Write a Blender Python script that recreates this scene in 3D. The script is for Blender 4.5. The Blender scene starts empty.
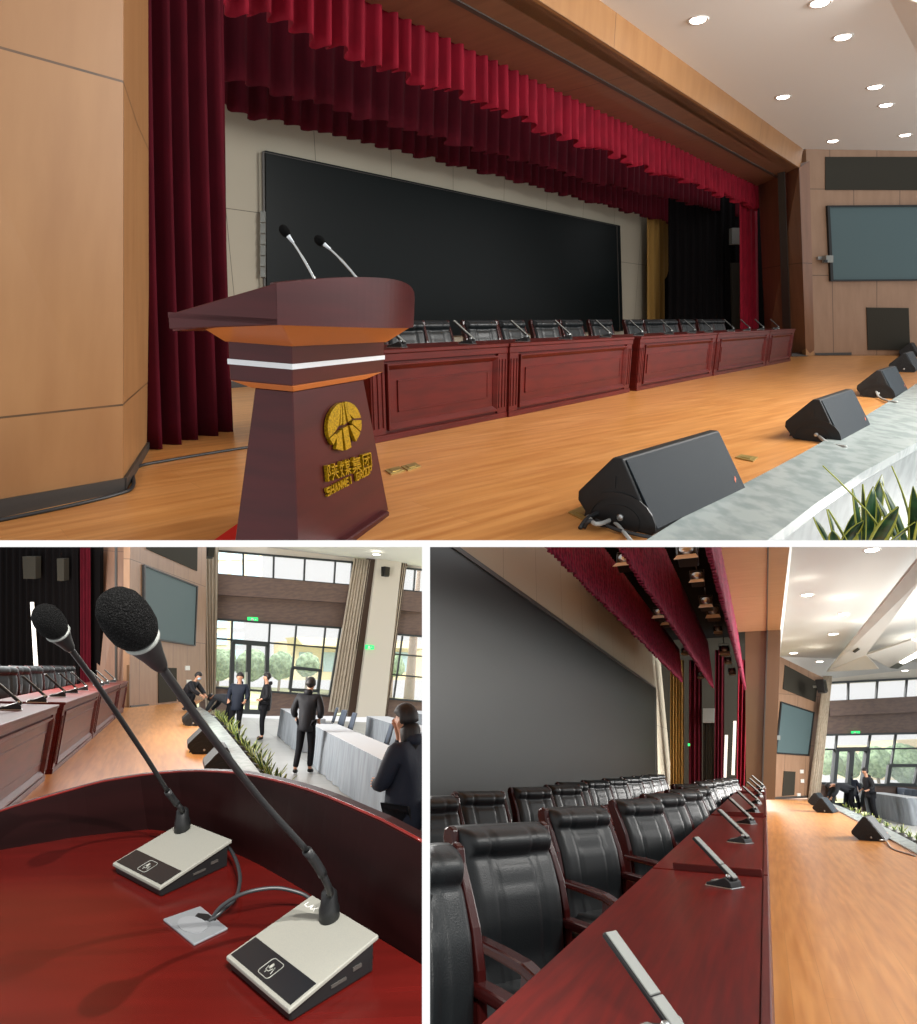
import bpy, bmesh, math, random
from mathutils import Vector, Matrix
PI = math.pi
C = bpy.context.scene.collection
SC = bpy.context.scene

# ---------------------------------------------------------------- camera, sky, light, exposure
F = 640.0                       # focal length in pixels of the 917 x 1024 frame
CX, CY = 458.5, 512.0
cam_data = bpy.data.cameras.new('camera'); cam = bpy.data.objects.new('camera', cam_data); C.objects.link(cam)
cam_data.sensor_fit = 'HORIZONTAL'; cam_data.sensor_width = 36.0; cam_data.lens = F*36.0/917.0
cam_data.clip_start = 0.05; cam_data.clip_end = 400
cam.location = (0, 0, 0); cam.rotation_euler = (PI/2, 0, 0)
SC.camera = cam
SC.view_settings.view_transform = 'Standard'; SC.view_settings.look = 'None'
SC.view_settings.gamma = 1.0; SC.view_settings.use_curve_mapping = False
SC.view_settings.exposure = 0.35
world = bpy.data.worlds.new('World'); SC.world = world; world.use_nodes = True
bg = world.node_tree.nodes['Background']
bg.inputs['Color'].default_value = (1.0, 1.0, 1.0, 1); bg.inputs['Strength'].default_value = 0.8

def add_area(name, loc, target, size, power, color=(1, 1, 1), sy=None, spread=None):
    d = bpy.data.lights.new(name, 'AREA'); d.energy = power; d.color = color; d.size = size
    if sy: d.shape = 'RECTANGLE'; d.size_y = sy
    if spread: d.spread = spread
    o = bpy.data.objects.new(name, d); C.objects.link(o); o.location = loc
    o.rotation_euler = (Vector(target)-Vector(loc)).to_track_quat('-Z', 'Y').to_euler()
    return o
def add_spot(name, loc, target, power, angle, color=(1, 1, 1), soft=0.02, blend=0.4):
    d = bpy.data.lights.new(name, 'SPOT'); d.energy = power; d.color = color
    d.spot_size = angle; d.spot_blend = blend; d.shadow_soft_size = soft
    o = bpy.data.objects.new(name, d); C.objects.link(o); o.location = loc
    o.rotation_euler = (Vector(target)-Vector(loc)).to_track_quat('-Z', 'Y').to_euler()
    return o
add_area('added_fill_top_picture', (7.0, 4.5, 4.8), (1, 9, 0), 3.5, 900, (1, .98, .94))  # fill added out of view to brighten the stage and floor
add_spot('lamp_over_lectern', (.36, -.5, 1.8), (-.33, .85, -.5), 360, .62, (1, .96, .90), .012)
add_spot('lamp_over_lectern', (.78, -.59, 1.56), (-.33, .85, -.5), 280, .62, (1, .96, .90), .012)
add_area('added_fill_lower_right', (19, 16, -3), (9, 20, -7), 5.0, 2800, (1, .97, .93), spread=2.2)  # unseen fill, added to lift the column, side wall and far hall
add_area('added_fill_lower_left', (-9, 11, -2), (-2, 16, -4.5), 4.0, 2000, (1, .96, .9))  # unseen fill from the left, added to brighten this set
def daylight(center, up, size, power):          # sky light over the lawn outside the windows
    add_area('daylight_outside', center+up*14, center, size, power, (1, .99, .97))

# ---------------------------------------------------------------- geometry helpers
def ray(u, v): return Vector(((u-CX)/F, 1.0, -(v-CY)/F))
class Hall:
    """One of the three halls: a floor plane (up vector n, camera height H above it)."""
    def __init__(s, hx, hy, slope, H, key):
        # horizon line through (hx,hy) with slope: v-hy = slope*(u-hx)
        a, b = -slope, 1.0
        c = -(hy-CY) + slope*(hx-CX)
        s.n = Vector((-a, -c/F, b)).normalized()
        s.H, s.key, s.hx, s.hy, s.slope = H, key, hx, hy, slope
    def hor(s, u): return s.hy + s.slope*(u-s.hx)
    def pt(s, u, v, h=0.0):
        r = ray(u, v); return r*(-(s.H-h)/s.n.dot(r))
    def d(s, u, v=None):         # horizontal direction that vanishes at (u, horizon)
        r = ray(u, s.hor(u)); r = r - s.n*r.dot(s.n); return r.normalized()
    def top(s, B, u, v):         # point over B seen at (u,v)
        r = ray(u, v).normalized(); n = s.n; b = r.dot(n)
        w = -B
        d0, e0 = r.dot(w), n.dot(w)
        t = (b*e0 - d0)/(1-b*b)
        return r*t
    def vpl(s, p, q):            # vertical plane through two points, normal toward the camera
        m = (q-p).cross(s.n).normalized()
        if m.dot(p) > 0: m = -m
        return (p.copy(), m)
    def hpl(s, h): return (s.n*(h-s.H), s.n.copy())
    def frame(s, o, xdir, lean=0.0):
        z = s.n.copy()
        if lean:
            k = z.x - o.x/o.y*z.y
            z = Vector((z.x-lean*k, z.y, z.z)).normalized()
        x = (xdir - z*xdir.dot(z)).normalized(); y = z.cross(x)
        m = Matrix((x, y, z)).transposed().to_4x4(); m.translation = o
        return m
    def height(s, p): return s.n.dot(p) + s.H
def hit(pl, u, v, off=0.0):
    p, m = pl; r = ray(u, v); return r*((m.dot(p)+off)/m.dot(r))
def shift(pl, off): return (pl[0]+pl[1]*off, pl[1])
def proj(p): return (CX+F*p.x/p.y, CY-F*p.z/p.y)

class MB:
    def __init__(s): s.v, s.f, s.uv, s.sm = [], [], [], []
    def add(s, vs, fs, uvs=None, smooth=False):
        b = len(s.v); s.v += [Vector(p) for p in vs]
        for i, f in enumerate(fs):
            s.f.append([b+k for k in f]); s.sm.append(smooth)
            s.uv.append(uvs[i] if uvs else None)
        return s
    def box(s, x0, x1, y0, y1, z0, z1, M=None):
        vs = [Vector((x, y, z)) for z in (z0, z1) for y in (y0, y1) for x in (x0, x1)]
        if M: vs = [M @ p for p in vs]
        return s.add(vs, [(0, 2, 3, 1), (4, 5, 7, 6), (0, 1, 5, 4), (2, 6, 7, 3), (0, 4, 6, 2), (1, 3, 7, 5)])
    def frustum(s, a, za, b, zb):     # rectangles a=(x0,x1,y0,y1) at za, b at zb
        vs = [(x, y, za) for y in a[2:] for x in a[:2]] + [(x, y, zb) for y in b[2:] for x in b[:2]]
        return s.add(vs, [(0, 2, 3, 1), (4, 5, 7, 6), (0, 1, 5, 4), (2, 6, 7, 3), (0, 4, 6, 2), (1, 3, 7, 5)])
    def prism(s, poly, off):          # polygon (3-D points) swept by vector off
        n = len(poly); poly = [Vector(p) for p in poly]; off = Vector(off)
        vs = poly + [p+off for p in poly]
        return s.add(vs, [tuple(range(n)), tuple(range(2*n-1, n-1, -1))] + [(i, i+n, (i+1) % n+n, (i+1) % n) for i in range(n)])
    def tube(s, pts, r, seg=8, cap=True):
        pts = [Vector(p) for p in pts]; n = len(pts)
        if not isinstance(r, (list, tuple)): r = [r]*n
        rings = []; up = None
        for i, p in enumerate(pts):
            t = (pts[min(i+1, n-1)]-pts[max(i-1, 0)]).normalized()
            if up is None:
                up = t.orthogonal().normalized()
            else:
                up = (up - t*up.dot(t)).normalized()
            w = t.cross(up)
            rings.append([p+(up*math.cos(a)+w*math.sin(a))*r[i] for a in [2*PI*k/seg for k in range(seg)]])
        vs = [q for g in rings for q in g]
        fs = [(i*seg+k, i*seg+(k+1) % seg, (i+1)*seg+(k+1) % seg, (i+1)*seg+k) for i in range(n-1) for k in range(seg)]
        if cap: fs += [tuple(range(seg-1, -1, -1)), tuple(range((n-1)*seg, n*seg))]
        return s.add(vs, fs, smooth=True)
    def lathe(s, prof, M=None, seg=20):   # prof list of (r,z)
        n = len(prof); vs = []
        for r, z in prof:
            for k in range(seg):
                a = 2*PI*k/seg; p = Vector((r*math.cos(a), r*math.sin(a), z)); vs.append(M @ p if M else p)
        fs = [(i*seg+k, i*seg+(k+1) % seg, (i+1)*seg+(k+1) % seg, (i+1)*seg+k) for i in range(n-1) for k in range(seg)]
        fs += [tuple(range(seg-1, -1, -1)), tuple(range((n-1)*seg, n*seg))]
        return s.add(vs, fs, smooth=True)
    def ball(s, c, rx, ry=None, rz=None, seg=14, M=None):
        ry = ry or rx; rz = rz or rx; vs = []; N = seg//2
        for i in range(N+1):
            t = PI*i/N
            for k in range(seg):
                a = 2*PI*k/seg
                p = Vector((rx*math.sin(t)*math.cos(a), ry*math.sin(t)*math.sin(a), rz*math.cos(t)))
                if M: p = M @ p
                vs.append(p+Vector(c))
        fs = [(i*seg+k, (i+1)*seg+k, (i+1)*seg+(k+1) % seg, i*seg+(k+1) % seg) for i in range(N) for k in range(seg)]
        return s.add(vs, fs, smooth=True)
    def sheet(s, nu, nv, fn, uvf=None, smooth=True, thick=None):
        """grid fn(a,b), a,b in 0..1; thick: function or vector giving the back face"""
        vs = [Vector(fn(i/nu, j/nv)) for j in range(nv+1) for i in range(nu+1)]
        W = nu+1
        fs = [(j*W+i, j*W+i+1, (j+1)*W+i+1, (j+1)*W+i) for j in range(nv) for i in range(nu)]
        uvs = None
        if uvf: uvs = [[uvf(i/nu, j/nv), uvf((i+1)/nu, j/nv), uvf((i+1)/nu, (j+1)/nv), uvf(i/nu, (j+1)/nv)] for j in range(nv) for i in range(nu)]
        if thick is not None:
            N = len(vs)
            bk = [Vector(thick(i/nu, j/nv)) for j in range(nv+1) for i in range(nu+1)] if callable(thick) else [p+Vector(thick) for p in vs]
            vs = vs + bk
            fb = [(N+j*W+i, N+(j+1)*W+i, N+(j+1)*W+i+1, N+j*W+i+1) for j in range(nv) for i in range(nu)]
            ring = [(0, i) for i in range(nu)]
            rim = []
            for i in range(nu):
                rim.append((i, N+i, N+i+1, i+1)); k = nv*W+i; rim.append((k, k+1, N+k+1, N+k))
            for j in range(nv):
                k = j*W; rim.append((k, k+W, N+k+W, N+k)); k = j*W+nu; rim.append((k, N+k, N+k+W, k+W))
            if uvs: uvs = uvs + [[u[0], u[3], u[2], u[1]] for u in uvs] + [[uvs[0][0]]*4 for _ in rim]
            fs = fs+fb+rim
        return s.add(vs, fs, uvs, smooth)

SETOF = {}
CUR = [None]
def mesh_of(name, mb, bevel=0.0, seg=1):
    me = bpy.data.meshes.new(name)
    me.from_pydata([tuple(p) for p in mb.v], [], mb.f)
    if any(u for u in mb.uv):
        l = me.uv_layers.new(name='UVMap'); k = 0
        for fi, f in enumerate(mb.f):
            for c in range(len(f)):
                l.data[k].uv = mb.uv[fi][c] if mb.uv[fi] else (0, 0)
                k += 1
    for i, p in enumerate(me.polygons): p.use_smooth = mb.sm[i]
    bm = bmesh.new(); bm.from_mesh(me)
    bmesh.ops.remove_doubles(bm, verts=bm.verts, dist=1e-6)
    bmesh.ops.recalc_face_normals(bm, faces=bm.faces)
    if bevel:
        ed = [e for e in bm.edges if len(e.link_faces) == 2 and e.calc_face_angle(0) > 0.5]
        if ed: bmesh.ops.bevel(bm, geom=ed, offset=bevel, segments=seg, affect='EDGES', profile=0.5, clamp_overlap=True)
    bm.to_mesh(me); bm.free()
    return me
def obj(name, mb, mat, parent=None, bevel=0.0, seg=1, world=False, label=None, origin=None):
    """link one mesh object; world=True: the points are in world space"""
    if parent is not None and world:
        inv = INV[parent.name]
        mb.v = [inv @ p for p in mb.v]
    M = None
    if parent is None:
        # origin at the lowest middle of the shape
        c = sum(mb.v, Vector())/len(mb.v) if origin is None else Vector(origin)
        mb.v = [p-c for p in mb.v]; M = Matrix.Translation(c)
    me = mesh_of(name, mb, bevel, seg)
    o = bpy.data.objects.new(name, me); C.objects.link(o)
    if mat: me.materials.append(mat)
    if parent is not None: o.parent = parent
    else: o.matrix_world = M
    if label: o['label'] = label
    SETOF[o.name] = CUR[0]
    return o
INV = {}
def tag(o, label, cat, group=None, kind=None):
    o['label'] = label; o['category'] = cat
    if group: o['group'] = group
    if kind: o['kind'] = kind
    return o
def struct(name, mb, mat, label=None, cat=None, **k):
    o = obj(name, mb, mat, **k); o['kind'] = 'structure'
    if label: o['label'] = label
    if cat: o['category'] = cat
    return o
def thing(name, M, label=None, cat=None, group=None, kind=None):
    o = bpy.data.objects.new(name, None); C.objects.link(o); o.matrix_world = M
    o.empty_display_size = 0.1
    INV[o.name] = M.inverted()
    if label: o['label'] = label
    if cat: o['category'] = cat
    if group: o['group'] = group
    if kind: o['kind'] = kind
    SETOF[o.name] = CUR[0]
    return o
def dup(src, M, label=None, group=None):
    kids = {}
    for q in list(C.objects):
        if q.parent is not None: kids.setdefault(q.parent.name, []).append(q)
    def cp(o, par):
        c = o.copy(); C.objects.link(c)
        if par is not None:
            c.parent = par; c.matrix_parent_inverse = o.matrix_parent_inverse.copy()
        SETOF[c.name] = CUR[0]
        for k in kids.get(o.name, []): cp(k, c)
        return c
    r = cp(src, None); r.matrix_world = M; INV[r.name] = M.inverted()
    if label: r['label'] = label
    if group: r['group'] = group
    return r

# ---------------------------------------------------------------- materials (all procedural)
def S(h):
    h = h.lstrip('#'); c = [int(h[i:i+2], 16)/255 for i in (0, 2, 4)]
    return tuple((x/12.92 if x <= .04045 else ((x+.055)/1.055)**2.4) for x in c) + (1,)
def mat(name, col, rough=.5, metal=0., spec=.5, noise=None, bump=None, coat=0, coatr=.1, emit=None, emits=1., trans=0, alpha=1, sheen=0):
    m = bpy.data.materials.new(name); m.use_nodes = True; nt = m.node_tree; b = nt.nodes['Principled BSDF']
    c = S(col) if isinstance(col, str) else col
    b.inputs['Base Color'].default_value = c; b.inputs['Roughness'].default_value = rough
    b.inputs['Metallic'].default_value = metal; b.inputs['Specular IOR Level'].default_value = spec
    if coat: b.inputs['Coat Weight'].default_value = coat; b.inputs['Coat Roughness'].default_value = coatr
    if sheen: b.inputs['Sheen Weight'].default_value = sheen
    if emit: b.inputs['Emission Color'].default_value = S(emit); b.inputs['Emission Strength'].default_value = emits
    if trans: b.inputs['Transmission Weight'].default_value = trans
    if alpha < 1: b.inputs['Alpha'].default_value = alpha
    if noise:                       # (scale xyz or float, colour2, low, high, coords)
        sc, c2, lo, hi = noise[:4]; co = noise[4] if len(noise) > 4 else 'Object'
        tc = nt.nodes.new('ShaderNodeTexCoord'); mp = nt.nodes.new('ShaderNodeMapping')
        nt.links.new(tc.outputs[co], mp.inputs[0])
        mp.inputs['Scale'].default_value = sc if isinstance(sc, tuple) else (sc,)*3
        n = nt.nodes.new('ShaderNodeTexNoise'); n.inputs['Scale'].default_value = 1; n.inputs['Detail'].default_value = 4
        nt.links.new(mp.outputs[0], n.inputs[0])
        r = nt.nodes.new('ShaderNodeMapRange'); r.inputs['From Min'].default_value = lo; r.inputs['From Max'].default_value = hi
        nt.links.new(n.outputs[0], r.inputs[0])
        mx = nt.nodes.new('ShaderNodeMix'); mx.data_type = 'RGBA'
        mx.inputs['A'].default_value = c; mx.inputs['B'].default_value = S(c2)
        nt.links.new(r.outputs[0], mx.inputs['Factor']); nt.links.new(mx.outputs['Result'], b.inputs['Base Color'])
    if bump:                        # (scale, strength)
        tc = nt.nodes.new('ShaderNodeTexCoord'); n = nt.nodes.new('ShaderNodeTexNoise'); n.inputs['Scale'].default_value = bump[0]
        bp = nt.nodes.new('ShaderNodeBump'); bp.inputs['Strength'].default_value = bump[1]; bp.inputs['Distance'].default_value = .01
        nt.links.new(tc.outputs['Object'], n.inputs[0]); nt.links.new(n.outputs[0], bp.inputs['Height']); nt.links.new(bp.outputs[0], b.inputs['Normal'])
    return m
def boards(name, c1, c2, joint, bw, bh, gap, rough=.4, coat=0, grain=(1.2, 18), gcol=None, gmix=.5, spec=.5, offset=.5, det=5):
    """boards or panels laid out over the UV metres of a surface"""
    m = bpy.data.materials.new(name); m.use_nodes = True; nt = m.node_tree; b = nt.nodes['Principled BSDF']
    tc = nt.nodes.new('ShaderNodeTexCoord')
    br = nt.nodes.new('ShaderNodeTexBrick'); br.offset = offset
    for k, v in (('Color1', S(c1)), ('Color2', S(c2)), ('Mortar', S(joint))): br.inputs[k].default_value = v
    br.inputs['Scale'].default_value = 1; br.inputs['Mortar Size'].default_value = gap; br.inputs['Mortar Smooth'].default_value = .1
    br.inputs['Bias'].default_value = 0; br.inputs['Brick Width'].default_value = bw; br.inputs['Row Height'].default_value = bh
    nt.links.new(tc.outputs['UV'], br.inputs[0])
    mp = nt.nodes.new('ShaderNodeMapping'); mp.inputs['Scale'].default_value = (grain[0], grain[1], 1); nt.links.new(tc.outputs['UV'], mp.inputs[0])
    n = nt.nodes.new('ShaderNodeTexNoise'); n.inputs['Scale'].default_value = 1; n.inputs['Detail'].default_value = det; nt.links.new(mp.outputs[0], n.inputs[0])
    r = nt.nodes.new('ShaderNodeMapRange'); r.inputs['From Min'].default_value = .35; r.inputs['From Max'].default_value = .7
    r.inputs['To Max'].default_value = gmix; nt.links.new(n.outputs[0], r.inputs[0])
    mx = nt.nodes.new('ShaderNodeMix'); mx.data_type = 'RGBA'; mx.inputs['B'].default_value = S(gcol or c2)
    nt.links.new(br.outputs[0], mx.inputs['A']); nt.links.new(r.outputs[0], mx.inputs['Factor']); nt.links.new(mx.outputs['Result'], b.inputs['Base Color'])
    b.inputs['Roughness'].default_value = rough; b.inputs['Specular IOR Level'].default_value = spec
    if coat: b.inputs['Coat Weight'].default_value = coat; b.inputs['Coat Roughness'].default_value = .12
    return m
M_ = {}
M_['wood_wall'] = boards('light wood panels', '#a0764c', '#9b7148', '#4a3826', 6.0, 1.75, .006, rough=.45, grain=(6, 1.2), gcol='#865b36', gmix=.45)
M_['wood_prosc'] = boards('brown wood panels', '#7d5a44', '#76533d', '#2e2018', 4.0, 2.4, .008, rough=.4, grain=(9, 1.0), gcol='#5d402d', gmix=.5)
M_['wood_hall'] = boards('hall wood panels', '#94755c', '#8b6c54', '#4c3a2d', 1.3, 2.2, .01, rough=.5, grain=(5, 1.2), gcol='#77583f', gmix=.4)
M_['floor'] = boards('orange wood strip floor', '#d99b5c', '#cf9050', '#bb834c', 1.7, .19, .002, rough=.28, spec=.7, grain=(1.1, 15), gcol='#b5733a', gmix=.8, det=1.5)
M_['beige'] = boards('beige wall panels', '#a19b8b', '#9d9787', '#5f5b52', 1.7, 2.6, .006, rough=.7, grain=(3, 3), gmix=.1, spec=.3, offset=0)
M_['marble'] = mat('grey marble', '#a4adaa', .22, noise=((9, 5, 7), '#8e9997', .42, .6))
M_['hallfloor'] = boards('grey floor tiles', '#a3a5a2', '#999b99', '#7c7e7c', .8, .8, .01, rough=.35, grain=(2, 2), gmix=.2)
M_['base'] = mat('dark grey skirting', '#3a3734', .5)
M_['white'] = mat('white paint', '#d8d8d4', .7)
M_['cream'] = mat('cream paint', '#c9c4b8', .7)
M_['mahog'] = mat('mahogany', '#591712', .38, spec=.25, noise=((2, 2, 14), '#4a130f', .4, .65))
M_['mahog_lectern'] = mat('satin mahogany', '#471315', .34, spec=.35, noise=((2, 2, 14), '#3d1012', .4, .65))
M_['mahog_dark'] = mat('dark mahogany', '#1a0707', .4, spec=.15, noise=((3, 3, 30), '#120404', .4, .65))
M_['mahog_chair'] = mat('chair mahogany', '#300c0b', .25, spec=.32)
M_['mahog_top'] = mat('red mahogany top', '#64120d', .25, spec=.4, noise=((4, 60, 60), '#4c0e0a', .35, .68))
M_['floor_bounce'] = mat('mahogany with orange floor bounce', '#b5652f', .35)  # mahogany bevels with the orange floor's reflection painted into their colour
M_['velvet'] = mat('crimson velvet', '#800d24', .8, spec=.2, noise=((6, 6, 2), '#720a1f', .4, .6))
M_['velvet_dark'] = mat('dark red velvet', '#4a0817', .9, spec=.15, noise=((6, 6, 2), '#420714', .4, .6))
M_['black_cloth'] = mat('black drape', '#0d0b0c', .95, spec=.1)
M_['gold_cloth'] = mat('gold brown drape', '#8a6a35', .8, spec=.2)
M_['led_gloss'] = mat('glossy black display', '#121614', .36, spec=.3)
M_['marble_shaded'] = mat('shaded grey marble', '#858e8d', .35, noise=((5, 9, 7), '#727b7a', .42, .6))  # the kerb's marble again, darkened in colour to stand for shade
M_['desk_red'] = mat('red lacquered desktop', '#66120a', .3, spec=.2, noise=((3, 50, 50), '#4c0d08', .35, .68))
M_['white_c'] = mat('matt white ceiling', '#b4b4b0', .8)
M_['led'] = mat('black display glass', '#0b1112', .38, spec=.16)
M_['projection'] = mat('blue grey projection cloth', '#4a5d60', .6, spec=.3)
M_['black'] = mat('black plastic', '#131415', .45, spec=.4)
M_['monitor'] = mat('dark grey speaker paint', '#17191a', .55, spec=.4, bump=(300, .2))
M_['grille'] = mat('steel grille', '#1c242a', .6, spec=.2, bump=(500, .3))
M_['leather'] = mat('black leather', '#14181a', .40, spec=.38, bump=(180, .15))
M_['chrome'] = mat('brushed steel', '#b9bdbd', .3, metal=.9)
M_['silver'] = mat('silver paint', '#80837f', .5, metal=.2)
M_['gold'] = mat('gold leaf', '#c9a412', .3, metal=.55, noise=(120, '#8f7408', .4, .65))
M_['white_strip'] = mat('white enamel strip', '#dfe6ea', .3)
M_['red_carpet'] = mat('red carpet', '#c02a22', .95, spec=.1)
M_['brass'] = mat('brass plate', '#b09a5c', .35, metal=.6)
M_['lamp'] = mat('lit lamp', '#ffffff', .5, emit='#fff6e8', emits=14)
M_['dark_panel'] = mat('dark grille cloth', '#37352f', .9, spec=.1)
M_['glass'] = mat('window glass', '#dfe8ea', .05, alpha=.12, spec=.3)
M_['frame'] = mat('dark window frame', '#2e3436', .5)
M_['exit'] = mat('green exit sign', '#25c05a', .5, emit='#2fe070', emits=1.2)
M_['white_cable'] = mat('grey cable', '#a7a8a4', .5)
M_['black_cable'] = mat('black cable', '#26282a', .45)

# ---------------------------------------------------------------- wall builders
def uvq(pts, o, e1, e2): return [((p-o).dot(e1), (p-o).dot(e2)) for p in pts]
def wall(pts, back, n, run=None, o=None):
    """thick wall from its visible outline (world points); back = vector into the wall; UV in metres"""
    mb = MB(); N = len(pts); pts = [Vector(p) for p in pts]; back = Vector(back)
    e2 = n; e1 = (run or (pts[1]-pts[0])).copy(); e1 = (e1-n*e1.dot(n)).normalized()
    if abs(e1.cross(n).length) < 1e-3: e1 = n.orthogonal()
    o = (o or pts[0]); sd = pts[3]-pts[0] if N == 4 else n; k = sd.dot(e1)/max(sd.dot(n), 1e-6)
    if abs(k) > .5: k = 0
    def uvq(P, o_, a, b): return [((p-o_).dot(a)-k*(p-o_).dot(b), (p-o_).dot(b)) for p in P] if b is n and a is e1 else [((p-o_).dot(a), (p-o_).dot(b)) for p in P]
    q = [p+back for p in pts]
    mb.add(pts+q, [tuple(range(N)), tuple(range(2*N-1, N-1, -1))] + [(i, i+N, (i+1) % N+N, (i+1) % N) for i in range(N)],
           [uvq(pts, o, e1, e2), uvq(q[::-1], o, e1, e2)] + [uvq([pts[i], q[i], q[(i+1) % N], pts[(i+1) % N]], o, back.normalized(), e2 if abs((pts[(i+1) % N]-pts[i]).normalized().dot(e2)) > .5 else e1) for i in range(N)])
    return mb
def flat(pts, up, t, e1, e2=None, o=None):
    """horizontal slab under the outline, thickness t downward; UV metres along e1"""
    pts = [Vector(p) for p in pts]; N = len(pts); e1 = (e1-up*e1.dot(up)).normalized(); e2 = up.cross(e1)
    o = o or pts[0]; q = [p-up*t for p in pts]; mb = MB()
    mb.add(pts+q, [tuple(range(N)), tuple(range(2*N-1, N-1, -1))] + [(i, i+N, (i+1) % N+N, (i+1) % N) for i in range(N)],
           [uvq(pts, o, e1, e2), uvq(q[::-1], o, e1, e2)] + [uvq([pts[i], q[i], q[(i+1) % N], pts[(i+1) % N]], o, e1, up) for i in range(N)])
    return mb
def lerp(a, b, t): return a+(b-a)*t
def along(path, t):              # path of points, t in 0..1 by index
    n = len(path)-1; x = min(max(t, 0), 1)*n; i = min(int(x), n-1); return path[i].lerp(path[i+1], x-i)
def resample(path, n):
    L = [0]
    for a, b in zip(path, path[1:]): L.append(L[-1]+(b-a).length)
    out = []
    for k in range(n+1):
        t = L[-1]*k/n; i = 0
        while i < len(path)-2 and L[i+1] < t: i += 1
        out.append(path[i].lerp(path[i+1], (t-L[i])/max(L[i+1]-L[i], 1e-9)))
    return out
def drape(topp, botp, pleats, amp, toward, per=6, nv=8, seed=1, hem=.03, spread=0, thick=.012):
    """pleated cloth hung between a top and a bottom line"""
    rnd = random.Random(seed); nu = pleats*per
    T, B = topp, botp
    ph = [rnd.uniform(-.5, .5) for _ in range(pleats+2)]; am = [rnd.uniform(.6, 1.2) for _ in range(pleats+2)]
    hm = [rnd.uniform(-1, 1) for _ in range(pleats+2)]
    tw = Vector(toward).normalized()
    def off(a):
        x = a*pleats; i = int(x); fr = x-i
        am_ = am[i]*(1-fr)+am[min(i+1, pleats+1)]*fr
        s = math.sin(2*PI*x+ph[i]*(1-fr)+ph[min(i+1, pleats+1)]*fr)
        return am_*amp*(abs(s)**.7*(1 if s > 0 else -1)), hm[i]*(1-fr)+hm[min(i+1, pleats+1)]*fr
    def fn(a, b):
        p = along(T, a); q = along(B, a); o, h = off(a)
        q = q + (q-p).normalized()*h*hem
        return p.lerp(q, b) + tw*o*(.65+.35*b+spread*b*b)
    mb = MB(); mb.sheet(nu, nv, fn, thick=lambda a, b: fn(a, b)-tw*thick)
    return mb
# ---------------------------------------------------------------- furniture and equipment builders
def groove(x, c, w): return max(0., 1-abs(x-c)/w)
def chair_parts(t):
    """executive chair; front is +Y, origin on the floor under the seat"""
    LE, WO = M_['leather'], M_['mahog_chair']
    # profile of the back: (y,z) from the bottom to the top
    prof = [(-.17, .44), (-.205, .56), (-.215, .68), (-.235, .80), (-.27, .91), (-.305, 1.0), (-.335, 1.07)]
    def prf(v):
        x = v*(len(prof)-1); i = min(int(x), len(prof)-2); f = x-i
        return (prof[i][0]*(1-f)+prof[i+1][0]*f, prof[i][1]*(1-f)+prof[i+1][1]*f)
    def front(a, b):
        y, z = prf(b); x = (a-.5)*(.54+.03*b)
        ed = min(a, 1-a); e = 1-max(0, 1-ed/.08)**2
        d = .055*e
        if b > .74: d += .045*math.sin(PI*min(1, (b-.74)/.26))*e
        if .12 < b < .7: d += .012*math.sin(PI*(b-.12)/.58)
        d -= .014*(groove(a, .27, .025)+groove(a, .73, .025))*e
        if .27 < a < .73: d -= .014*(groove(b, .70, .03)+groove(b, .55, .025)); 
        d -= .012*groove(b, .74, .02)
        d -= .03*max(0, 1-(1-b)/.06)**2
        return (x, y+d, z)
    def back(a, b):
        y, z = prf(b); x = (a-.5)*(.54+.03*b); ed = min(a, 1-a); e = 1-max(0, 1-ed/.08)**2
        return (x, y-.03-.02*e, z)
    m = MB().sheet(26, 30, front, thick=back); obj('backrest', m, LE, t)
    def sf(a, b):
        x = (a-.5)*.54; y = -.2+.5*b; e = (1-max(0, 1-min(a, 1-a)/.12)**2)*(1-max(0, 1-(1-b)/.12)**2)
        z = .40+.075*e-.01*(groove(a, .27, .03)+groove(a, .73, .03))+.012*math.sin(PI*b)
        return (x, y, z)
    obj('seat', MB().sheet(20, 14, sf, thick=lambda a, b: ((a-.5)*.54, -.2+.5*b, .36)), LE, t)
    obj('seat_frame', MB().box(-.25, .25, -.19, .26, .31, .36), WO, t, bevel=.01)
    for s in (-1, 1):
        x0, x1 = s*.275, s*.315
        # scrolled wooden side rail of the back
        pr = [(-.13, .36), (-.16, .56), (-.17, .70), (-.20, .82), (-.25, .93), (-.29, 1.01), (-.30, 1.06), (-.33, 1.075), (-.365, 1.06), (-.375, 1.02), (-.34, .93), (-.30, .82), (-.275, .70), (-.26, .56), (-.23, .36)]
        obj('back_rail', MB().prism([(x0, y, z) for y, z in pr], (x1-x0, 0, 0)), WO, t, bevel=.008, seg=2)
        # armrest with a drooping end
        ar = [(-.22, .67), (-.10, .665), (.05, .655), (.18, .64), (.26, .615), (.30, .585), (.305, .555), (.28, .55), (.255, .575), (.17, .60), (.03, .615), (-.10, .625), (-.22, .63)]
        obj('armrest', MB().prism([(s*.255, y, z) for y, z in ar], (s*.075, 0, 0)), WO, t, bevel=.012, seg=2)
        obj('arm_post', MB().prism([(s*.27, .13, .30), (s*.27, .19, .30), (s*.27, .235, .60), (s*.27, .165, .61)], (s*.045, 0, 0)), WO, t, bevel=.006)
        for yy in (.2, -.2):
            obj('leg', MB().frustum((s*.29-.025, s*.29+.025, yy-.025, yy+.025), .36, (s*.29-.02, s*.29+.02, yy-.02+(.02 if yy > 0 else -.03), yy+.02+(.02 if yy > 0 else -.03)), .0), WO, t, bevel=.004)
    return t
def make_chair(M, label, group):
    t = thing('executive_chair', M, label, 'chair', group); return chair_parts(t)

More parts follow.
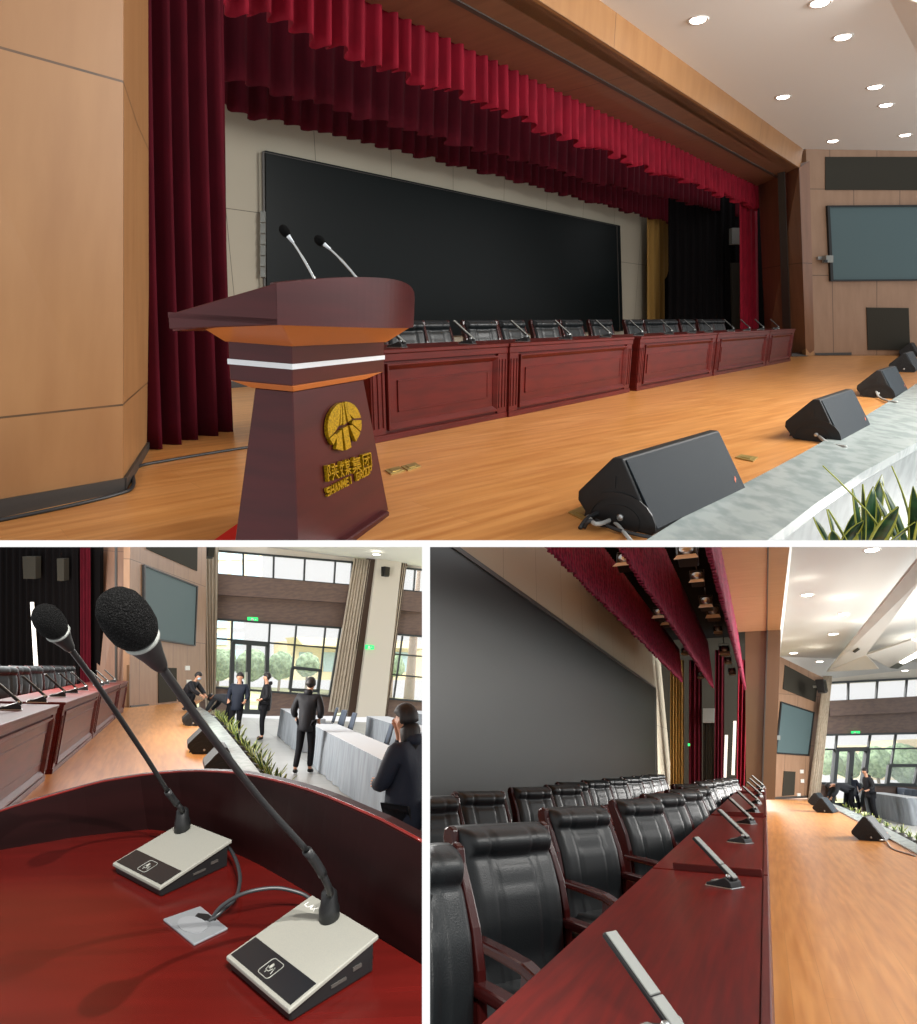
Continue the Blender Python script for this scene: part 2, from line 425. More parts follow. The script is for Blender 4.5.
def make_conference_unit(M, label, group, sc=1.0):
    """delegate unit: wedge base, hinge and a slanted flat microphone bar; user side is -Y, bar points to -X... local"""
    t = thing('conference_microphone', M, label, 'microphone', group)
    s = sc
    obj('base', MB().prism([(-.052*s, y*s, z*s) for y, z in ((-.085, 0), (.055, 0), (.05, .03), (.02, .05), (-.03, .03), (-.085, .016))], (.104*s, 0, 0)), M_['black'], t, bevel=.004*s, seg=2)
    obj('base_plate', MB().box(-.06*s, .06*s, -.09*s, .062*s, 0, .005*s), M_['chrome'], t, bevel=.002*s)
    obj('hinge', MB().tube([(-.03*s, .028*s, .052*s), (.03*s, .028*s, .052*s)], .012*s, 12), M_['chrome'], t)
    # bar leaning back toward the user: starts at the hinge, rises to -Y
    a = Vector((0, .03*s, .045*s)); d = Vector((0, -.72, .60)).normalized(); L = .25*s; n = Vector((0, .60, .72)).normalized()
    def seg(w, l0, l1, h0, h1):
        vs = []
        for l in (l0, l1):
            for x in (-w, w):
                for h in (h0, h1): vs.append(a+d*l+Vector((x, 0, 0))+n*h)
        return MB().add(vs, [(0, 1, 3, 2), (4, 6, 7, 5), (0, 4, 5, 1), (2, 3, 7, 6), (0, 2, 6, 4), (1, 5, 7, 3)])
    obj('microphone_bar', seg(.024*s, -.02*s, L, 0, .014*s), M_['black'], t, bevel=.003*s)
    obj('bar_cover', seg(.022*s, .07*s, L-.004*s, .0145*s, .019*s), M_['silver'], t, bevel=.002*s)
    obj('bar_foot', seg(.022*s, -.018*s, .066*s, .0145*s, .020*s), M_['silver'], t, bevel=.002*s)
    obj('key', MB().box(-.03*s, .03*s, -.07*s, -.045*s, .018*s, .026*s), M_['silver'], t)
    return t

def desk_unit(M, L, hgt, dep, label, group, cat='desk', top_mat=None, name='conference_desk', flutes=True, over=.02):
    """panelled desk: origin at the left foot of its front, +X along the front, +Y into the desk"""
    t = thing(name, M, label, cat, group); W = M_['mahog']
    obj('carcass', MB().box(0, L, .02, dep, 0, hgt-.035), W, t)
    obj('desktop', MB().box(-.005, L+.005, -over, dep+.02, hgt-.035, hgt), top_mat or W, t, bevel=.006)
    obj('plinth', MB().box(0, L, -.01, .02, 0, .06).box(0, L, -.006, .02, hgt-.10, hgt-.035), W, t, bevel=.004)
    pw = min(.20, L*.12)
    x0, x1, z0, z1 = pw, L-pw, .09, hgt-.12
    # sloping picture-frame moulding
    mb = MB()
    def ring(a, ya, b, yb):
        A = [(x0+a, ya, z0+a), (x1-a, ya, z0+a), (x1-a, ya, z1-a), (x0+a, ya, z1-a)]
        B = [(x0+b, yb, z0+b), (x1-b, yb, z0+b), (x1-b, yb, z1-b), (x0+b, yb, z1-b)]
        mb.add(A+B, [(0, 1, 5, 4), (1, 2, 6, 5), (2, 3, 7, 6), (3, 0, 4, 7)])
    ring(0, .02, 0, -.02); ring(0, -.02, .015, -.02); ring(.015, -.02, .055, .016); ring(.055, .016, .055, .02)
    obj('panel_moulding', mb, W, t)
    mb = MB(); g = .15
    if x1-x0 > 2*g+.2:
        fr = .012
        for a, b in (((x0+g, x1-g), (z0+g, z0+g+fr)), ((x0+g, x1-g), (z1-g-fr, z1-g)), ((x0+g, x0+g+fr), (z0+g, z1-g)), ((x1-g-fr, x1-g), (z0+g, z1-g))):
            mb.box(a[0], a[1], .008, .02, b[0], b[1])
        mb.box(x0+g+fr, x1-g-fr, .013, .02, z0+g+fr, z1-g-fr)
        obj('raised_panel', mb, W, t)
    if flutes:
        for xa in (0, L-pw):
            mb = MB().box(xa+.01, xa+pw-.02, -.002, .02, .06, hgt-.10)
            for k in range(3):
                xx = xa+.01+(pw-.03)*(k+.5)/3
                mb.box(xx-.012, xx+.012, -.012, 0, .12, hgt-.16)
            obj('pilaster', mb, W, t, bevel=.003)
    return t

def floor_monitor(M, label, group, W=1.0, D=.56, Hh=.37):
    """wedge stage monitor: grille faces -Y (slanted), long axis X, origin at the near foot of the grille"""
    t = thing('stage_monitor', M, label, 'speaker', group)
    pr = [(0, 0), (.03*D, .0), (.80*D, .0), (D, .10), (D, .15), (.56*D, Hh), (.44*D, Hh), (-.01, .02)]
    obj('cabinet', MB().prism([(0, y, z) for y, z in pr], (W, 0, 0)), M_['monitor'], t, bevel=.008, seg=2)
    # grille sheet just proud of the slanted face
    a = Vector((0, -.01, .03)); b = Vector((0, .43*D, Hh-.01)); e = (b-a); nn = Vector((0, -e.z, e.y)).normalized()
    mb = MB(); q = [a+Vector((.02, 0, 0)), a+Vector((W-.02, 0, 0)), b+Vector((W-.02, 0, 0)), b+Vector((.02, 0, 0))]
    mb.prism([p+nn*.001 for p in q], nn*.008); obj('grille', mb, M_['grille'], t, bevel=.002)
    # recessed connector bay and grip slot in the side cheek (x=0 side)
    def loop(c, ry, rz, n=20, k0=0, k1=1): return [(c[0]+ry*math.cos(2*PI*(k0+(k1-k0)*i/n)), c[1]+rz*math.sin(2*PI*(k0+(k1-k0)*i/n))) for i in range(n)]
    arc = [(.42*D+.21*math.cos(x), .02+.17*math.sin(x)) for x in [PI*(i/12) for i in range(13)]]
    arc2 = [(.42*D+.17*math.cos(x), .03+.13*math.sin(x)) for x in [PI*(1-i/12) for i in range(13)]]
    obj('side_bezel', MB().prism([(-.006, y, z) for y, z in arc+arc2], (.01, 0, 0)), M_['black'], t)
    obj('connector_bay', MB().prism([(-.004, y, z) for y, z in [(.42*D+.12*math.cos(x), .04+.085*math.sin(x)) for x in [2*PI*i/18 for i in range(18)]]], (.008, 0, 0)), M_['black'], t)
    obj('grip_slot', MB().prism([(-.004, .50*D, .21), (-.004, .72*D, .19), (-.004, .66*D, .235), (-.004, .50*D, .27)], (.008, 0, 0)), M_['black'], t)
    obj('socket', MB().lathe([(.018, -.004), (.018, .012), (.012, .014)], Matrix.Translation((-.004, .40*D, .06)) @ Matrix.Rotation(-PI/2, 4, 'Y'), 12), M_['chrome'], t)
    mk = Matrix.Identity(4)
    p = a+e*.17+Vector((W*.90, 0, 0))+nn*.0095; ex = Vector((1, 0, 0)); ey = e.normalized()
    mb = MB()
    for dx in (0, .014):
        q = [p+ex*(dx)+ey*(-.012+dx*.8), p+ex*(dx+.012)+ey*(-.004+dx*.8), p+ex*(dx+.012)+ey*(.016+dx*.8), p+ex*dx+ey*(.008+dx*.8)]
        mb.prism(q, nn*.002)
    obj('badge', mb, M_['badge'], t)
    return t
M_['badge'] = mat('orange badge', '#d0603a', .4)
def cable(pts, r, mt, name, label, group=None, sub=6):
    pts = [Vector(p) for p in pts]
    out = []
    n = len(pts)
    for i in range(n-1):
        p0, p1, p2, p3 = pts[max(i-1, 0)], pts[i], pts[i+1], pts[min(i+2, n-1)]
        for k in range(sub):
            t = k/sub
            out.append(.5*((2*p1)+(-p0+p2)*t+(2*p0-5*p1+4*p2-p3)*t*t+(-p0+3*p1-3*p2+p3)*t**3))
    out.append(pts[-1])
    o = obj(name, MB().tube(out, r, 8), mt)
    return tag(o, label, 'cable', group) if label else o
def frame_mesh(pl, px, w, t, off=0):
    """picture frame round a pixel quad on a plane (points computed on the plane)"""
    P = [hit(pl, u, v, off) for u, v in px]; c = sum(P, Vector())/4; mb = MB(); n = pl[1]
    Q = [p+(c-p).normalized()*w*1.4 for p in P]
    for i in range(4):
        j = (i+1) % 4; mb.prism([P[i], P[j], Q[j], Q[i]], n*t)
    return mb
def panel(pl, px, t, off=0.0):
    """slab standing t proud of a plane, outline given by where it is seen on that plane"""
    P = [hit(pl, u, v, off) for u, v in px]; return MB().prism(P, pl[1]*t)
# ---------------------------------------------------------------- people
M_['skin'] = mat('skin', '#b98a70', .55)
M_['hair'] = mat('black hair', '#0f0d0e', .6, noise=((60, 60, 8), '#241f20', .45, .7))
M_['coat'] = mat('black quilted coat', '#14151b', .7, spec=.3, bump=(14, .5))
M_['coat_blue'] = mat('navy coat', '#1b2230', .75, spec=.3, bump=(14, .5))
M_['coat_grey'] = mat('dark grey coat', '#33363b', .8, spec=.2, bump=(14, .4))
M_['trousers'] = mat('black trousers', '#101116', .85, spec=.2)
M_['shoe'] = mat('black shoe', '#0c0c0d', .4)
M_['mask'] = mat('pale face mask', '#a9c6dc', .8)
def skinned(name, verts, edges, radii, m, parent, sub=1, label=None, smooth=True):
    me = bpy.data.meshes.new(name); me.from_pydata([tuple(v) for v in verts], edges, [])
    o = bpy.data.objects.new(name, me); C.objects.link(o)
    sk = o.modifiers.new('skin', 'SKIN'); sk.use_smooth_shade = True; sk.branch_smoothing = .3
    for i, r in enumerate(radii):
        me.skin_vertices[0].data[i].radius = (r, r) if not isinstance(r, tuple) else r
    me.skin_vertices[0].data[0].use_root = True
    sb = o.modifiers.new('sub', 'SUBSURF'); sb.levels = sub; sb.render_levels = sub
    dg = bpy.context.evaluated_depsgraph_get(); dg.update()
    nm = bpy.data.meshes.new_from_object(o.evaluated_get(dg)); bpy.data.objects.remove(o); bpy.data.meshes.remove(me)
    nm.name = name; nm.materials.clear(); nm.materials.append(m)
    for p in nm.polygons: p.use_smooth = True
    o = bpy.data.objects.new(name, nm); C.objects.link(o); o.parent = parent; SETOF[o.name] = CUR[0]
    if label: o['label'] = label
    return o
def person(M, label, J, coat, group=None, long_hair=False, mask=False, sc=1.0, coat_len=.0, hood=True):
    """J: joints in metres, x to the person's left, y forward, z up. One skinned body, clothes as its children."""
    t = thing('person', M, label, 'person', group)
    J = {k: Vector(v)*sc for k, v in J.items()}
    V = []; R = []; E = []; ix = {}
    def v(k, p, r): ix[k] = len(V); V.append(p); R.append(r*sc); return ix[k]
    def e(a, b): E.append((ix[a], ix[b]))
    v('pel', J['pel'], .125); v('waist', lerp(J['pel'], J['chest'], .5), .115); v('chest', J['chest'], .135)
    v('neck', J['neck'], .055); hd = (J['head']-J['neck']); f = J.get('face', Vector((0, 1, 0))).normalized()
    v('jaw', lerp(J['neck'], J['head'], .55)+f*.01*sc, .062); v('head', J['head'], .088); v('crown', J['head']+hd.normalized()*.07*sc, .062)
    for a, b in (('pel', 'waist'), ('waist', 'chest'), ('chest', 'neck'), ('neck', 'jaw'), ('jaw', 'head'), ('head', 'crown')): e(a, b)
    v('nose', J['head']+f*.105*sc-hd.normalized()*.02*sc, .012); e('head', 'nose')
    sdv = f.cross(hd.normalized()).normalized()
    for s, k in ((1, 'earL'), (-1, 'earR')): v(k, J['head']+sdv*s*.092*sc-hd.normalized()*.01*sc, .014); e('head', k)
    for s in ('L', 'R'):
        v('sh'+s, J['sh'+s], .062); v('el'+s, J['el'+s], .043); v('wr'+s, J['wr'+s], .027)
        e('chest', 'sh'+s); e('sh'+s, 'el'+s); e('el'+s, 'wr'+s)
        d = (J['wr'+s]-J['el'+s]).normalized(); pm = J['wr'+s]+d*.06*sc; v('palm'+s, pm, .030); e('wr'+s, 'palm'+s)
        side = d.cross(f); side = side.normalized() if side.length > .1 else Vector((1, 0, 0)); cu = side.cross(d).normalized()
        for q in range(4):
            a = pm+d*(.045)*sc+side*(q-1.5)*.021*sc; b = a+(d*.8+cu*.5)*(.04, .048, .045, .034)[q]*sc
            v('f%d%s' % (q, s), a, .0095); v('g%d%s' % (q, s), b, .008); e('palm'+s, 'f%d%s' % (q, s)); e('f%d%s' % (q, s), 'g%d%s' % (q, s))
        a = J['wr'+s]+d*.035*sc-side*.035*sc; v('th'+s, a, .011); v('tt'+s, a+(d*.7-side*.3).normalized()*.035*sc, .009); e('palm'+s, 'th'+s); e('th'+s, 'tt'+s)
        v('hip'+s, J['hip'+s], .085); v('kn'+s, J['kn'+s], .058); v('an'+s, J['an'+s], .038); v('toe'+s, J['toe'+s], .032)
        e('pel', 'hip'+s); e('hip'+s, 'kn'+s); e('kn'+s, 'an'+s); e('an'+s, 'toe'+s)
    skinned('body', V, E, R, M_['skin'], t)
    # coat
    V2 = [lerp(J['pel'], J['chest'], -.52-coat_len), lerp(J['pel'], J['chest'], -.40-coat_len), J['pel'], lerp(J['pel'], J['chest'], .5), J['chest'], lerp(J['chest'], J['neck'], .75)]
    R2 = [.175, .185, .19, .185, .20, .10]; E2 = [(0, 1), (1, 2), (2, 3), (3, 4), (4, 5)]
    for s in ('L', 'R'):
        b = len(V2); V2 += [J['sh'+s], lerp(J['sh'+s], J['el'+s], .5), J['el'+s], lerp(J['el'+s], J['wr'+s], .92)]; R2 += [.098, .085, .075, .06]; E2 += [(4, b), (b, b+1), (b+1, b+2), (b+2, b+3)]
    skinned('coat', V2, E2, [r*sc for r in R2], M_[coat], t)
    if hood: skinned('hood', [J['neck']-f*.05*sc+Vector((.09*sc, 0, 0)), J['neck']-f*.12*sc, J['neck']-f*.05*sc-Vector((.09*sc, 0, 0))], [(0, 1), (1, 2)], [.05*sc, .07*sc, .05*sc], M_[coat], t)
    V3 = [J['pel']]; R3 = [.13]; E3 = []
    for s in ('L', 'R'):
        b = len(V3); V3 += [J['hip'+s], lerp(J['hip'+s], J['kn'+s], .5), J['kn'+s], lerp(J['kn'+s], J['an'+s], .96)]; R3 += [.10, .092, .072, .058]; E3 += [(0, b), (b, b+1), (b+1, b+2), (b+2, b+3)]
    skinned('trousers', V3, E3, [r*sc for r in R3], M_['trousers'], t)
    for s in ('L', 'R'): skinned('shoe', [J['an'+s]+(J['an'+s]-J['toe'+s])*.25-Vector((0, 0, .035*sc)), lerp(J['an'+s], J['toe'+s], .5)-Vector((0, 0, .01*sc)), J['toe'+s]], [(0, 1), (1, 2)], [.045*sc, .048*sc, .040*sc], M_['shoe'], t)
    up = hd.normalized(); Rm = Matrix((f.cross(up).normalized(), up.cross(f.cross(up)).normalized(), up)).transposed().to_4x4()
    mb = MB()
    def hr(a, b):
        th = PI*(.02+.98*b) ; ph = 2*PI*a
        x, y, z = math.sin(th)*math.cos(ph), math.sin(th)*math.sin(ph), math.cos(th)
        r = .112
        if z < .25 and y > .15: r = .07
        if z < -.45: r = .085
        return J['head']+(Rm.to_3x3() @ Vector((x*r*.93, y*r*1.05-.012, z*r*1.15+.012)))*sc
    mb.sheet(20, 12, hr); obj('hair', mb, M_['hair'], t)
    if long_hair:
        hb = J['head']-f*.05*sc
        skinned('hair', [hb, hb-up*.14*sc, hb-up*.27*sc+f*.02*sc], [(0, 1), (1, 2)], [.105*sc, .10*sc, .07*sc], M_['hair'], t)
    if mask: obj('face_mask', MB().ball(J['head']+f*.06*sc-up*.04*sc, .055*sc, .055*sc, .045*sc), M_['mask'], t)
    return t
def stand(lean=0, arm=.12, fwd=.05, turn=0, step=.0, bend=.10):
    return dict(pel=(0, 0, .93), chest=(0, .0+lean, 1.28), neck=(0, .02+lean, 1.48), head=(0, .045+lean, 1.63), face=(turn, 1, 0),
                shL=(.19, lean, 1.40), shR=(-.19, lean, 1.40), elL=(.26+arm*.5, -.03+lean, 1.12), elR=(-.26-arm*.5, -.03+lean, 1.12),
                wrL=(.22+arm*.3, fwd+lean, .90+bend), wrR=(-.22-arm*.3, fwd+lean, .90+bend), hipL=(.09, 0, .88), hipR=(-.09, 0, .88),
                knL=(.10, .03+step, .49), knR=(-.10, .03-step*.3, .49), anL=(.11, -.02+step*1.2, .09), anR=(-.11, -.02-step, .09), toeL=(.13, .12+step*1.2, .035), toeR=(-.13, .12-step, .035))
def bent():
    return dict(pel=(0, -.10, .88), chest=(0, .30, 1.02), neck=(0, .48, 1.04), head=(0, .61, .98), face=(0, .6, -.8),
                shL=(.18, .38, 1.02), shR=(-.18, .38, 1.02), elL=(.22, .50, .78), elR=(-.22, .50, .78), wrL=(.12, .66, .60), wrR=(-.12, .66, .60),
                hipL=(.09, -.10, .84), hipR=(-.09, -.10, .84), knL=(.11, .04, .47), knR=(-.11, -.02, .47), anL=(.12, -.04, .09), anR=(-.12, -.08, .09), toeL=(.13, .10, .035), toeR=(-.13, .06, .035))
def crouch():
    return dict(pel=(0, -.12, .42), chest=(0, .08, .72), neck=(0, .17, .88), head=(0, .24, 1.02), face=(0, 1, -.4),
                shL=(.18, .10, .82), shR=(-.18, .10, .82), elL=(.24, .28, .60), elR=(-.24, .28, .60), wrL=(.12, .48, .48), wrR=(-.12, .48, .48),
                hipL=(.10, -.12, .40), hipR=(-.10, -.12, .40), knL=(.16, .30, .46), knR=(-.14, .22, .10), anL=(.14, .10, .09), anR=(-.13, -.22, .09), toeL=(.15, .26, .035), toeR=(-.13, -.12, .035))

# ---------------------------------------------------------------- hall furniture shared by the lower pictures
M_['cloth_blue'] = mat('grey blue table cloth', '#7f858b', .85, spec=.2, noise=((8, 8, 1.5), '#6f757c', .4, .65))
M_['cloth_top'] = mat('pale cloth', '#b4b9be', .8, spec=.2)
M_['chair_blue'] = mat('blue grey seat pad', '#4b5564', .7)
M_['curtain_beige'] = mat('beige grey curtain', '#bdb3a2', .85, spec=.2, noise=((14, 14, 1), '#aca190', .4, .65))
M_['spandrel'] = mat('brown cladding', '#6d5a50', .6, noise=((3, 3, 12), '#61504a', .4, .6))
M_['bush'] = mat('clipped shrub', '#7f9474', .9, noise=(5, '#54694d', .4, .6))
M_['lawn'] = mat('pale lawn', '#a9ad86', .95, noise=(.6, '#8a8f66', .4, .6))
M_['facade'] = mat('cream facade', '#d8c9a6', .8)
M_['facade_glass'] = mat('blue facade glass', '#9fb9c6', .2)
M_['bark'] = mat('bark', '#7d6c5e', .9)
def draped_table(p, d, L, hgt, dep, up, label, group):
    M = Matrix((d, up.cross(d), up)).transposed().to_4x4(); M.translation = p
    t = thing('draped_table', M, label, 'table', group)
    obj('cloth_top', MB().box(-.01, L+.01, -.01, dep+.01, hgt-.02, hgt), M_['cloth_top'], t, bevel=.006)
    rnd = random.Random(int(L*100)); n = max(8, int((2*L+2*dep)*4))
    per = [(0, 0), (L, 0), (L, dep), (0, dep), (0, 0)]; tot = 2*(L+dep)
    def at(s_):
        s_ *= tot
        for (a, b) in zip(per, per[1:]):
            l = abs(b[0]-a[0])+abs(b[1]-a[1])
            if s_ <= l+1e-6: return Vector((a[0]+(b[0]-a[0])*s_/l, a[1]+(b[1]-a[1])*s_/l, 0)), Vector((b[1]-a[1], -(b[0]-a[0]), 0)).normalized()
            s_ -= l
        return Vector((0, 0, 0)), Vector((0, -1, 0))
    def fn(a, b):
        q, o = at(a); w = .5+.5*math.sin(a*tot*7.3+2*math.sin(a*tot*2.1))
        return q+o*(.01+.05*w*b)+Vector((0, 0, (hgt-.01)*(1-b)+.01))
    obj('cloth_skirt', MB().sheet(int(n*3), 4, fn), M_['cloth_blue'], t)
    for x in (.05, L-.05):
        for y in (.05, dep-.05): obj('leg', MB().box(x-.015, x+.015, y-.015, y+.015, 0, hgt-.03), M_['frame'], t)
    return t
def meeting_chair_parts(t):
    def bk(a, b):
        x = (a-.5)*.46*(1-.12*b*b); return (x, -.20-.10*b-.04*math.cos((a-.5)*PI), .50+.42*b)
    obj('backrest', MB().sheet(10, 8, bk, thick=(0, -.035, .005)), M_['chair_blue'], t)
    obj('seat', MB().box(-.23, .23, -.20, .24, .43, .48), M_['chair_blue'], t, bevel=.02, seg=2)
    for x in (-.2, .2):
        for y in (-.18, .2): obj('leg', MB().tube([(x, y, .43), (x*1.08, y*1.1, 0)], .011, 6), M_['frame'], t)
        obj('back_tube', MB().tube([(x, -.19, .43), (x, -.30, .85)], .011, 6), M_['frame'], t)
def wall_speaker(M, label):
    t = thing('wall_speaker', M, label, 'speaker')
    obj('cabinet', MB().frustum((-.16, .16, -.12, .12), 0, (-.18, .18, -.16, .14), .48), M_['black'], t, bevel=.01)
    obj('bracket', MB().box(-.03, .03, .12, .28, .20, .28), M_['silver'], t)
    obj('grille_cloth', MB().box(-.15, .15, -.165, -.15, .05, .44), M_['dark_panel'], t)
    return t
def exit_sign(pl, px, lab):
    c = hit(pl, *px[0]); t = thing('exit_sign', Matrix.Translation(c), lab, 'sign')
    obj('sign_box', panel(pl, px, .06, .02), M_['exit'], t, world=True)
    u0, v0 = px[0]; u1, v1 = px[2]; cu_, cv = (u0+u1)/2, (v0+v1)/2; w, h_ = (u1-u0), (v1-v0)
    obj('running_man', panel(pl, [(cu_-w*.12, cv-h_*.3), (cu_+w*.05, cv-h_*.3), (cu_+w*.15, cv+h_*.3), (cu_-w*.2, cv+h_*.3)], .01, .085), M_['white'], t, world=True)
    obj('arrow', panel(pl, [(cu_+w*.2, cv-h_*.15), (cu_+w*.4, cv), (cu_+w*.2, cv+h_*.15), (cu_+w*.25, cv)], .01, .085), M_['white'], t, world=True)
    return t
def px_bar(mb, pl, a, b, w, t):          # straight bar on a plane between two pixels, w metres wide, t proud
    P, Q = hit(pl, *a), hit(pl, *b); d = (Q-P).normalized(); s = d.cross(pl[1])*w/2
    mb.prism([P+s, P-s, Q-s, Q+s], pl[1]*t); return mb
def shrub(c, r, up, lab, group, tree=False, seed=1, lift=1.):
    M = Matrix.Translation(c); t = thing('shrub' if not tree else 'tree', M, lab, 'shrub' if not tree else 'tree', group)
    rnd = random.Random(seed); mb = MB()
    ph = [(rnd.uniform(-1, 1), rnd.uniform(-1, 1), rnd.uniform(-1, 1), rnd.uniform(3, 9)) for _ in range(9)]
    N, K = 14, 26
    def fn(a, b):
        th, p_ = PI*b, 2*PI*a; d = Vector((math.sin(th)*math.cos(p_), math.sin(th)*math.sin(p_), math.cos(th)))
        n_ = sum(math.sin(d.x*w*x+d.y*w*y+d.z*w*z) for x, y, z, w in ph)/9
        return up*lift+d*r*(1+.22*n_+.05*math.sin(37*a*PI)*math.sin(31*b))
    mb.sheet(K*2, N*2, fn); obj('foliage', mb, M_['bush'], t)
    obj('stem', MB().tube([Vector(), up*lift*.8], r*.10, 8), M_['bark'], t)
    return t
# ================================================================ TOP PICTURE: the stage seen past the lectern
CUR[0] = 'A'
A = Hall(1034, 318, 0.0, 1.05, 'A'); nA = A.n
rowA = A.d(1034); 
FA = A.vpl(A.pt(808, 356), A.pt(808, 356)+rowA)          # face of the proscenium
VA = A.vpl(A.pt(765, 353), A.pt(765, 353)+rowA)          # curtain line
BA = A.vpl(A.pt(230, 388), A.pt(230, 388)+rowA)          # back wall
backA = -FA[1]

ledge_in = [(560, 600), (655, 541), (700, 512), (745, 488), (790, 464), (830, 441), (868, 417), (895, 400), (917, 385), (955, 366)]
ledge_out = [(690, 600), (775, 541), (815, 509), (860, 478), (890, 461), (917, 446), (960, 418)]
# stage floor: bounded by the kerb on the hall side
fp = [A.pt(u, v) for u, v in ledge_in] + [A.pt(955, 350), A.pt(815, 350)]
far = A.pt(815, 350)
fp += [hit(BA, 700, 350), A.pt(90, 392), A.pt(-220, 425), A.pt(-260, 620)]
fp = [A.pt(*(lambda q: (q[0], q[1]))(proj(p))) for p in fp]
struct('floor', flat(fp, nA, .06, A.d(1250), o=A.pt(400, 450)), M_['floor'], label='orange strip wood stage floor of the top picture')
pi = resample([A.pt(u, v) for u, v in ledge_in], 24); po = resample([A.pt(u, v) for u, v in ledge_out], 24)
mb = MB()
vs = [p+nA*.035 for p in pi]+[p+nA*.035 for p in po]+[p-nA*.04 for p in pi]+[p-nA*.04 for p in po]
n = 25
mb.add(vs, [(i, i+1, n+i+1, n+i) for i in range(24)]+[(2*n+i, 3*n+i, 3*n+i+1, 2*n+i+1) for i in range(24)]+[(i, 2*n+i, 2*n+i+1, i+1) for i in range(24)]+[(n+i, n+i+1, 3*n+i+1, 3*n+i) for i in range(24)]+[(0, n, 3*n, 2*n), (24, 2*n+24, 3*n+24, n+24)])
struct('trim_1', mb, M_['marble'], label='pale marble kerb along the stage edge beside the stage monitors')
mb = MB(); vs = []
for p, q in zip(pi, po):
    o_ = (p-q).normalized()
    vs.append((q-nA*.04+o_*.03, q-nA*.95+o_*.03, q-nA*.04+o_*.2, q-nA*.95+o_*.2))
n = 25; fl = [p for r_ in vs for p in r_]
mb.add(fl, [(4*i, 4*i+1, 4*i+5, 4*i+4) for i in range(24)]+[(4*i+2, 4*i+6, 4*i+7, 4*i+3) for i in range(24)]+[(4*i, 4*i+4, 4*i+6, 4*i+2) for i in range(24)]+[(4*i+1, 4*i+3, 4*i+7, 4*i+5) for i in range(24)])
struct('trim_2', mb, M_['marble_shaded'], label='marble apron below the kerb of the stage')

# left wall: broad light panel, then the splayed return to the curtain
c0, c1, c2 = A.pt(-140, 546.5), A.pt(123, 491), A.pt(149, 446)
W1 = A.vpl(c0, c1)
tops = [A.top(c1, 123.5, -150), A.top(c0, -140, -150)]
struct('wall_left', wall([c0, c1]+tops, -W1[1]*.15, nA, o=c1-nA*1.21), M_['wood_wall'])
W2 = A.vpl(c1, c2)
struct('wall_return', wall([c1+W1[1]*.0, c2, A.top(c2, 148, -150), A.top(c1, 123.5, -150)], -W2[1]*.12, nA, o=c1-nA*1.21), M_['wood_wall'])
struct('baseboard_left', wall([c0, c1, A.top(c1, 123, 478), A.top(c0, -140, 523)], W1[1]*.02, nA), M_['base'])
struct('baseboard_return', wall([c1, c2, A.top(c2, 149, 439), A.top(c1, 123.3, 478)], W2[1]*.02, nA), M_['base'])
cable([A.pt(-20, 524, .01), A.pt(60, 508, .01), A.pt(118, 494, .01), A.pt(133, 486, .012), A.pt(136, 468, .012), A.pt(170, 460, .01), A.pt(250, 447, .01), A.pt(300, 440, .01)], .012, M_['black_cable'], 'floor_cable', 'thin dark cable lying on the floor along the left wall and past the red curtain')
# back wall with panels
b0, b1 = hit(BA, 120, 300), hit(BA, 665, 300)
b0 -= nA*A.height(b0); b1 -= nA*A.height(b1)
struct('wall_back', wall([b0, b1, b1+nA*9, b0+nA*9], -BA[1]*.12, nA), M_['beige'])
struct('baseboard_back', wall([b0, b1, b1+nA*.1, b0+nA*.1], BA[1]*.03, nA), M_['base'])
# big display
t = thing('led_screen', A.frame(hit(BA, 262, 340), rowA), 'huge black display filling the beige back wall behind the lectern', 'screen')
obj('display', panel(BA, [(262, 151.5), (617, 226), (620, 331), (264, 341)], .10, .0), M_['led'], t, world=True)
obj('bezel', frame_mesh(shift(BA, .10), [(262, 151.5), (617, 226), (620, 331), (264, 341)], .025, .01), M_['base'], t, world=True)
mb = MB()
for k in range(6):
    p = hit(BA, 264, 216+k*11, .11); mb.box(-.05, .02, -.02, .03, -.10, .07, Matrix.Translation(p))
obj('clamp', mb, M_['silver'], t, world=True)
for u in (484, 519, 527):
    pass
# black stage house right of the back wall
g0, g1 = b1.copy(), A.pt(775, 352.2)
struct('wall_stage_right', wall([A.pt(640, 351.6), A.pt(790, 352), A.pt(790, 352)+nA*8, A.pt(640, 351.6)+nA*8], Vector((0, .2, 0)), nA), M_['black_cloth'])

def hang(name, pl, top, bot, pleats, amp, m, label, cat, group=None, off=0, **k):
    T = resample([hit(pl, u, v, off) for u, v in top], 60); B = resample([hit(pl, u, v, off) for u, v in bot], 60)
    o = obj(name, drape(T, B, pleats, amp, pl[1], **k), m); return tag(o, label, cat, group)
# side curtain in folds, hem on the floor
sp = A.vpl(A.pt(120, 452), A.pt(232, 428))
hang('stage_curtain', sp, [(136, -160), (222, -160)], [(134, 448), (175, 441), (200, 436), (231, 428)], 5, .11, M_['velvet_dark'], 'tall crimson curtain hanging in deep folds beside the wooden wall at left', 'curtain', nv=24, per=10, hem=.0, spread=1.1, seed=4)
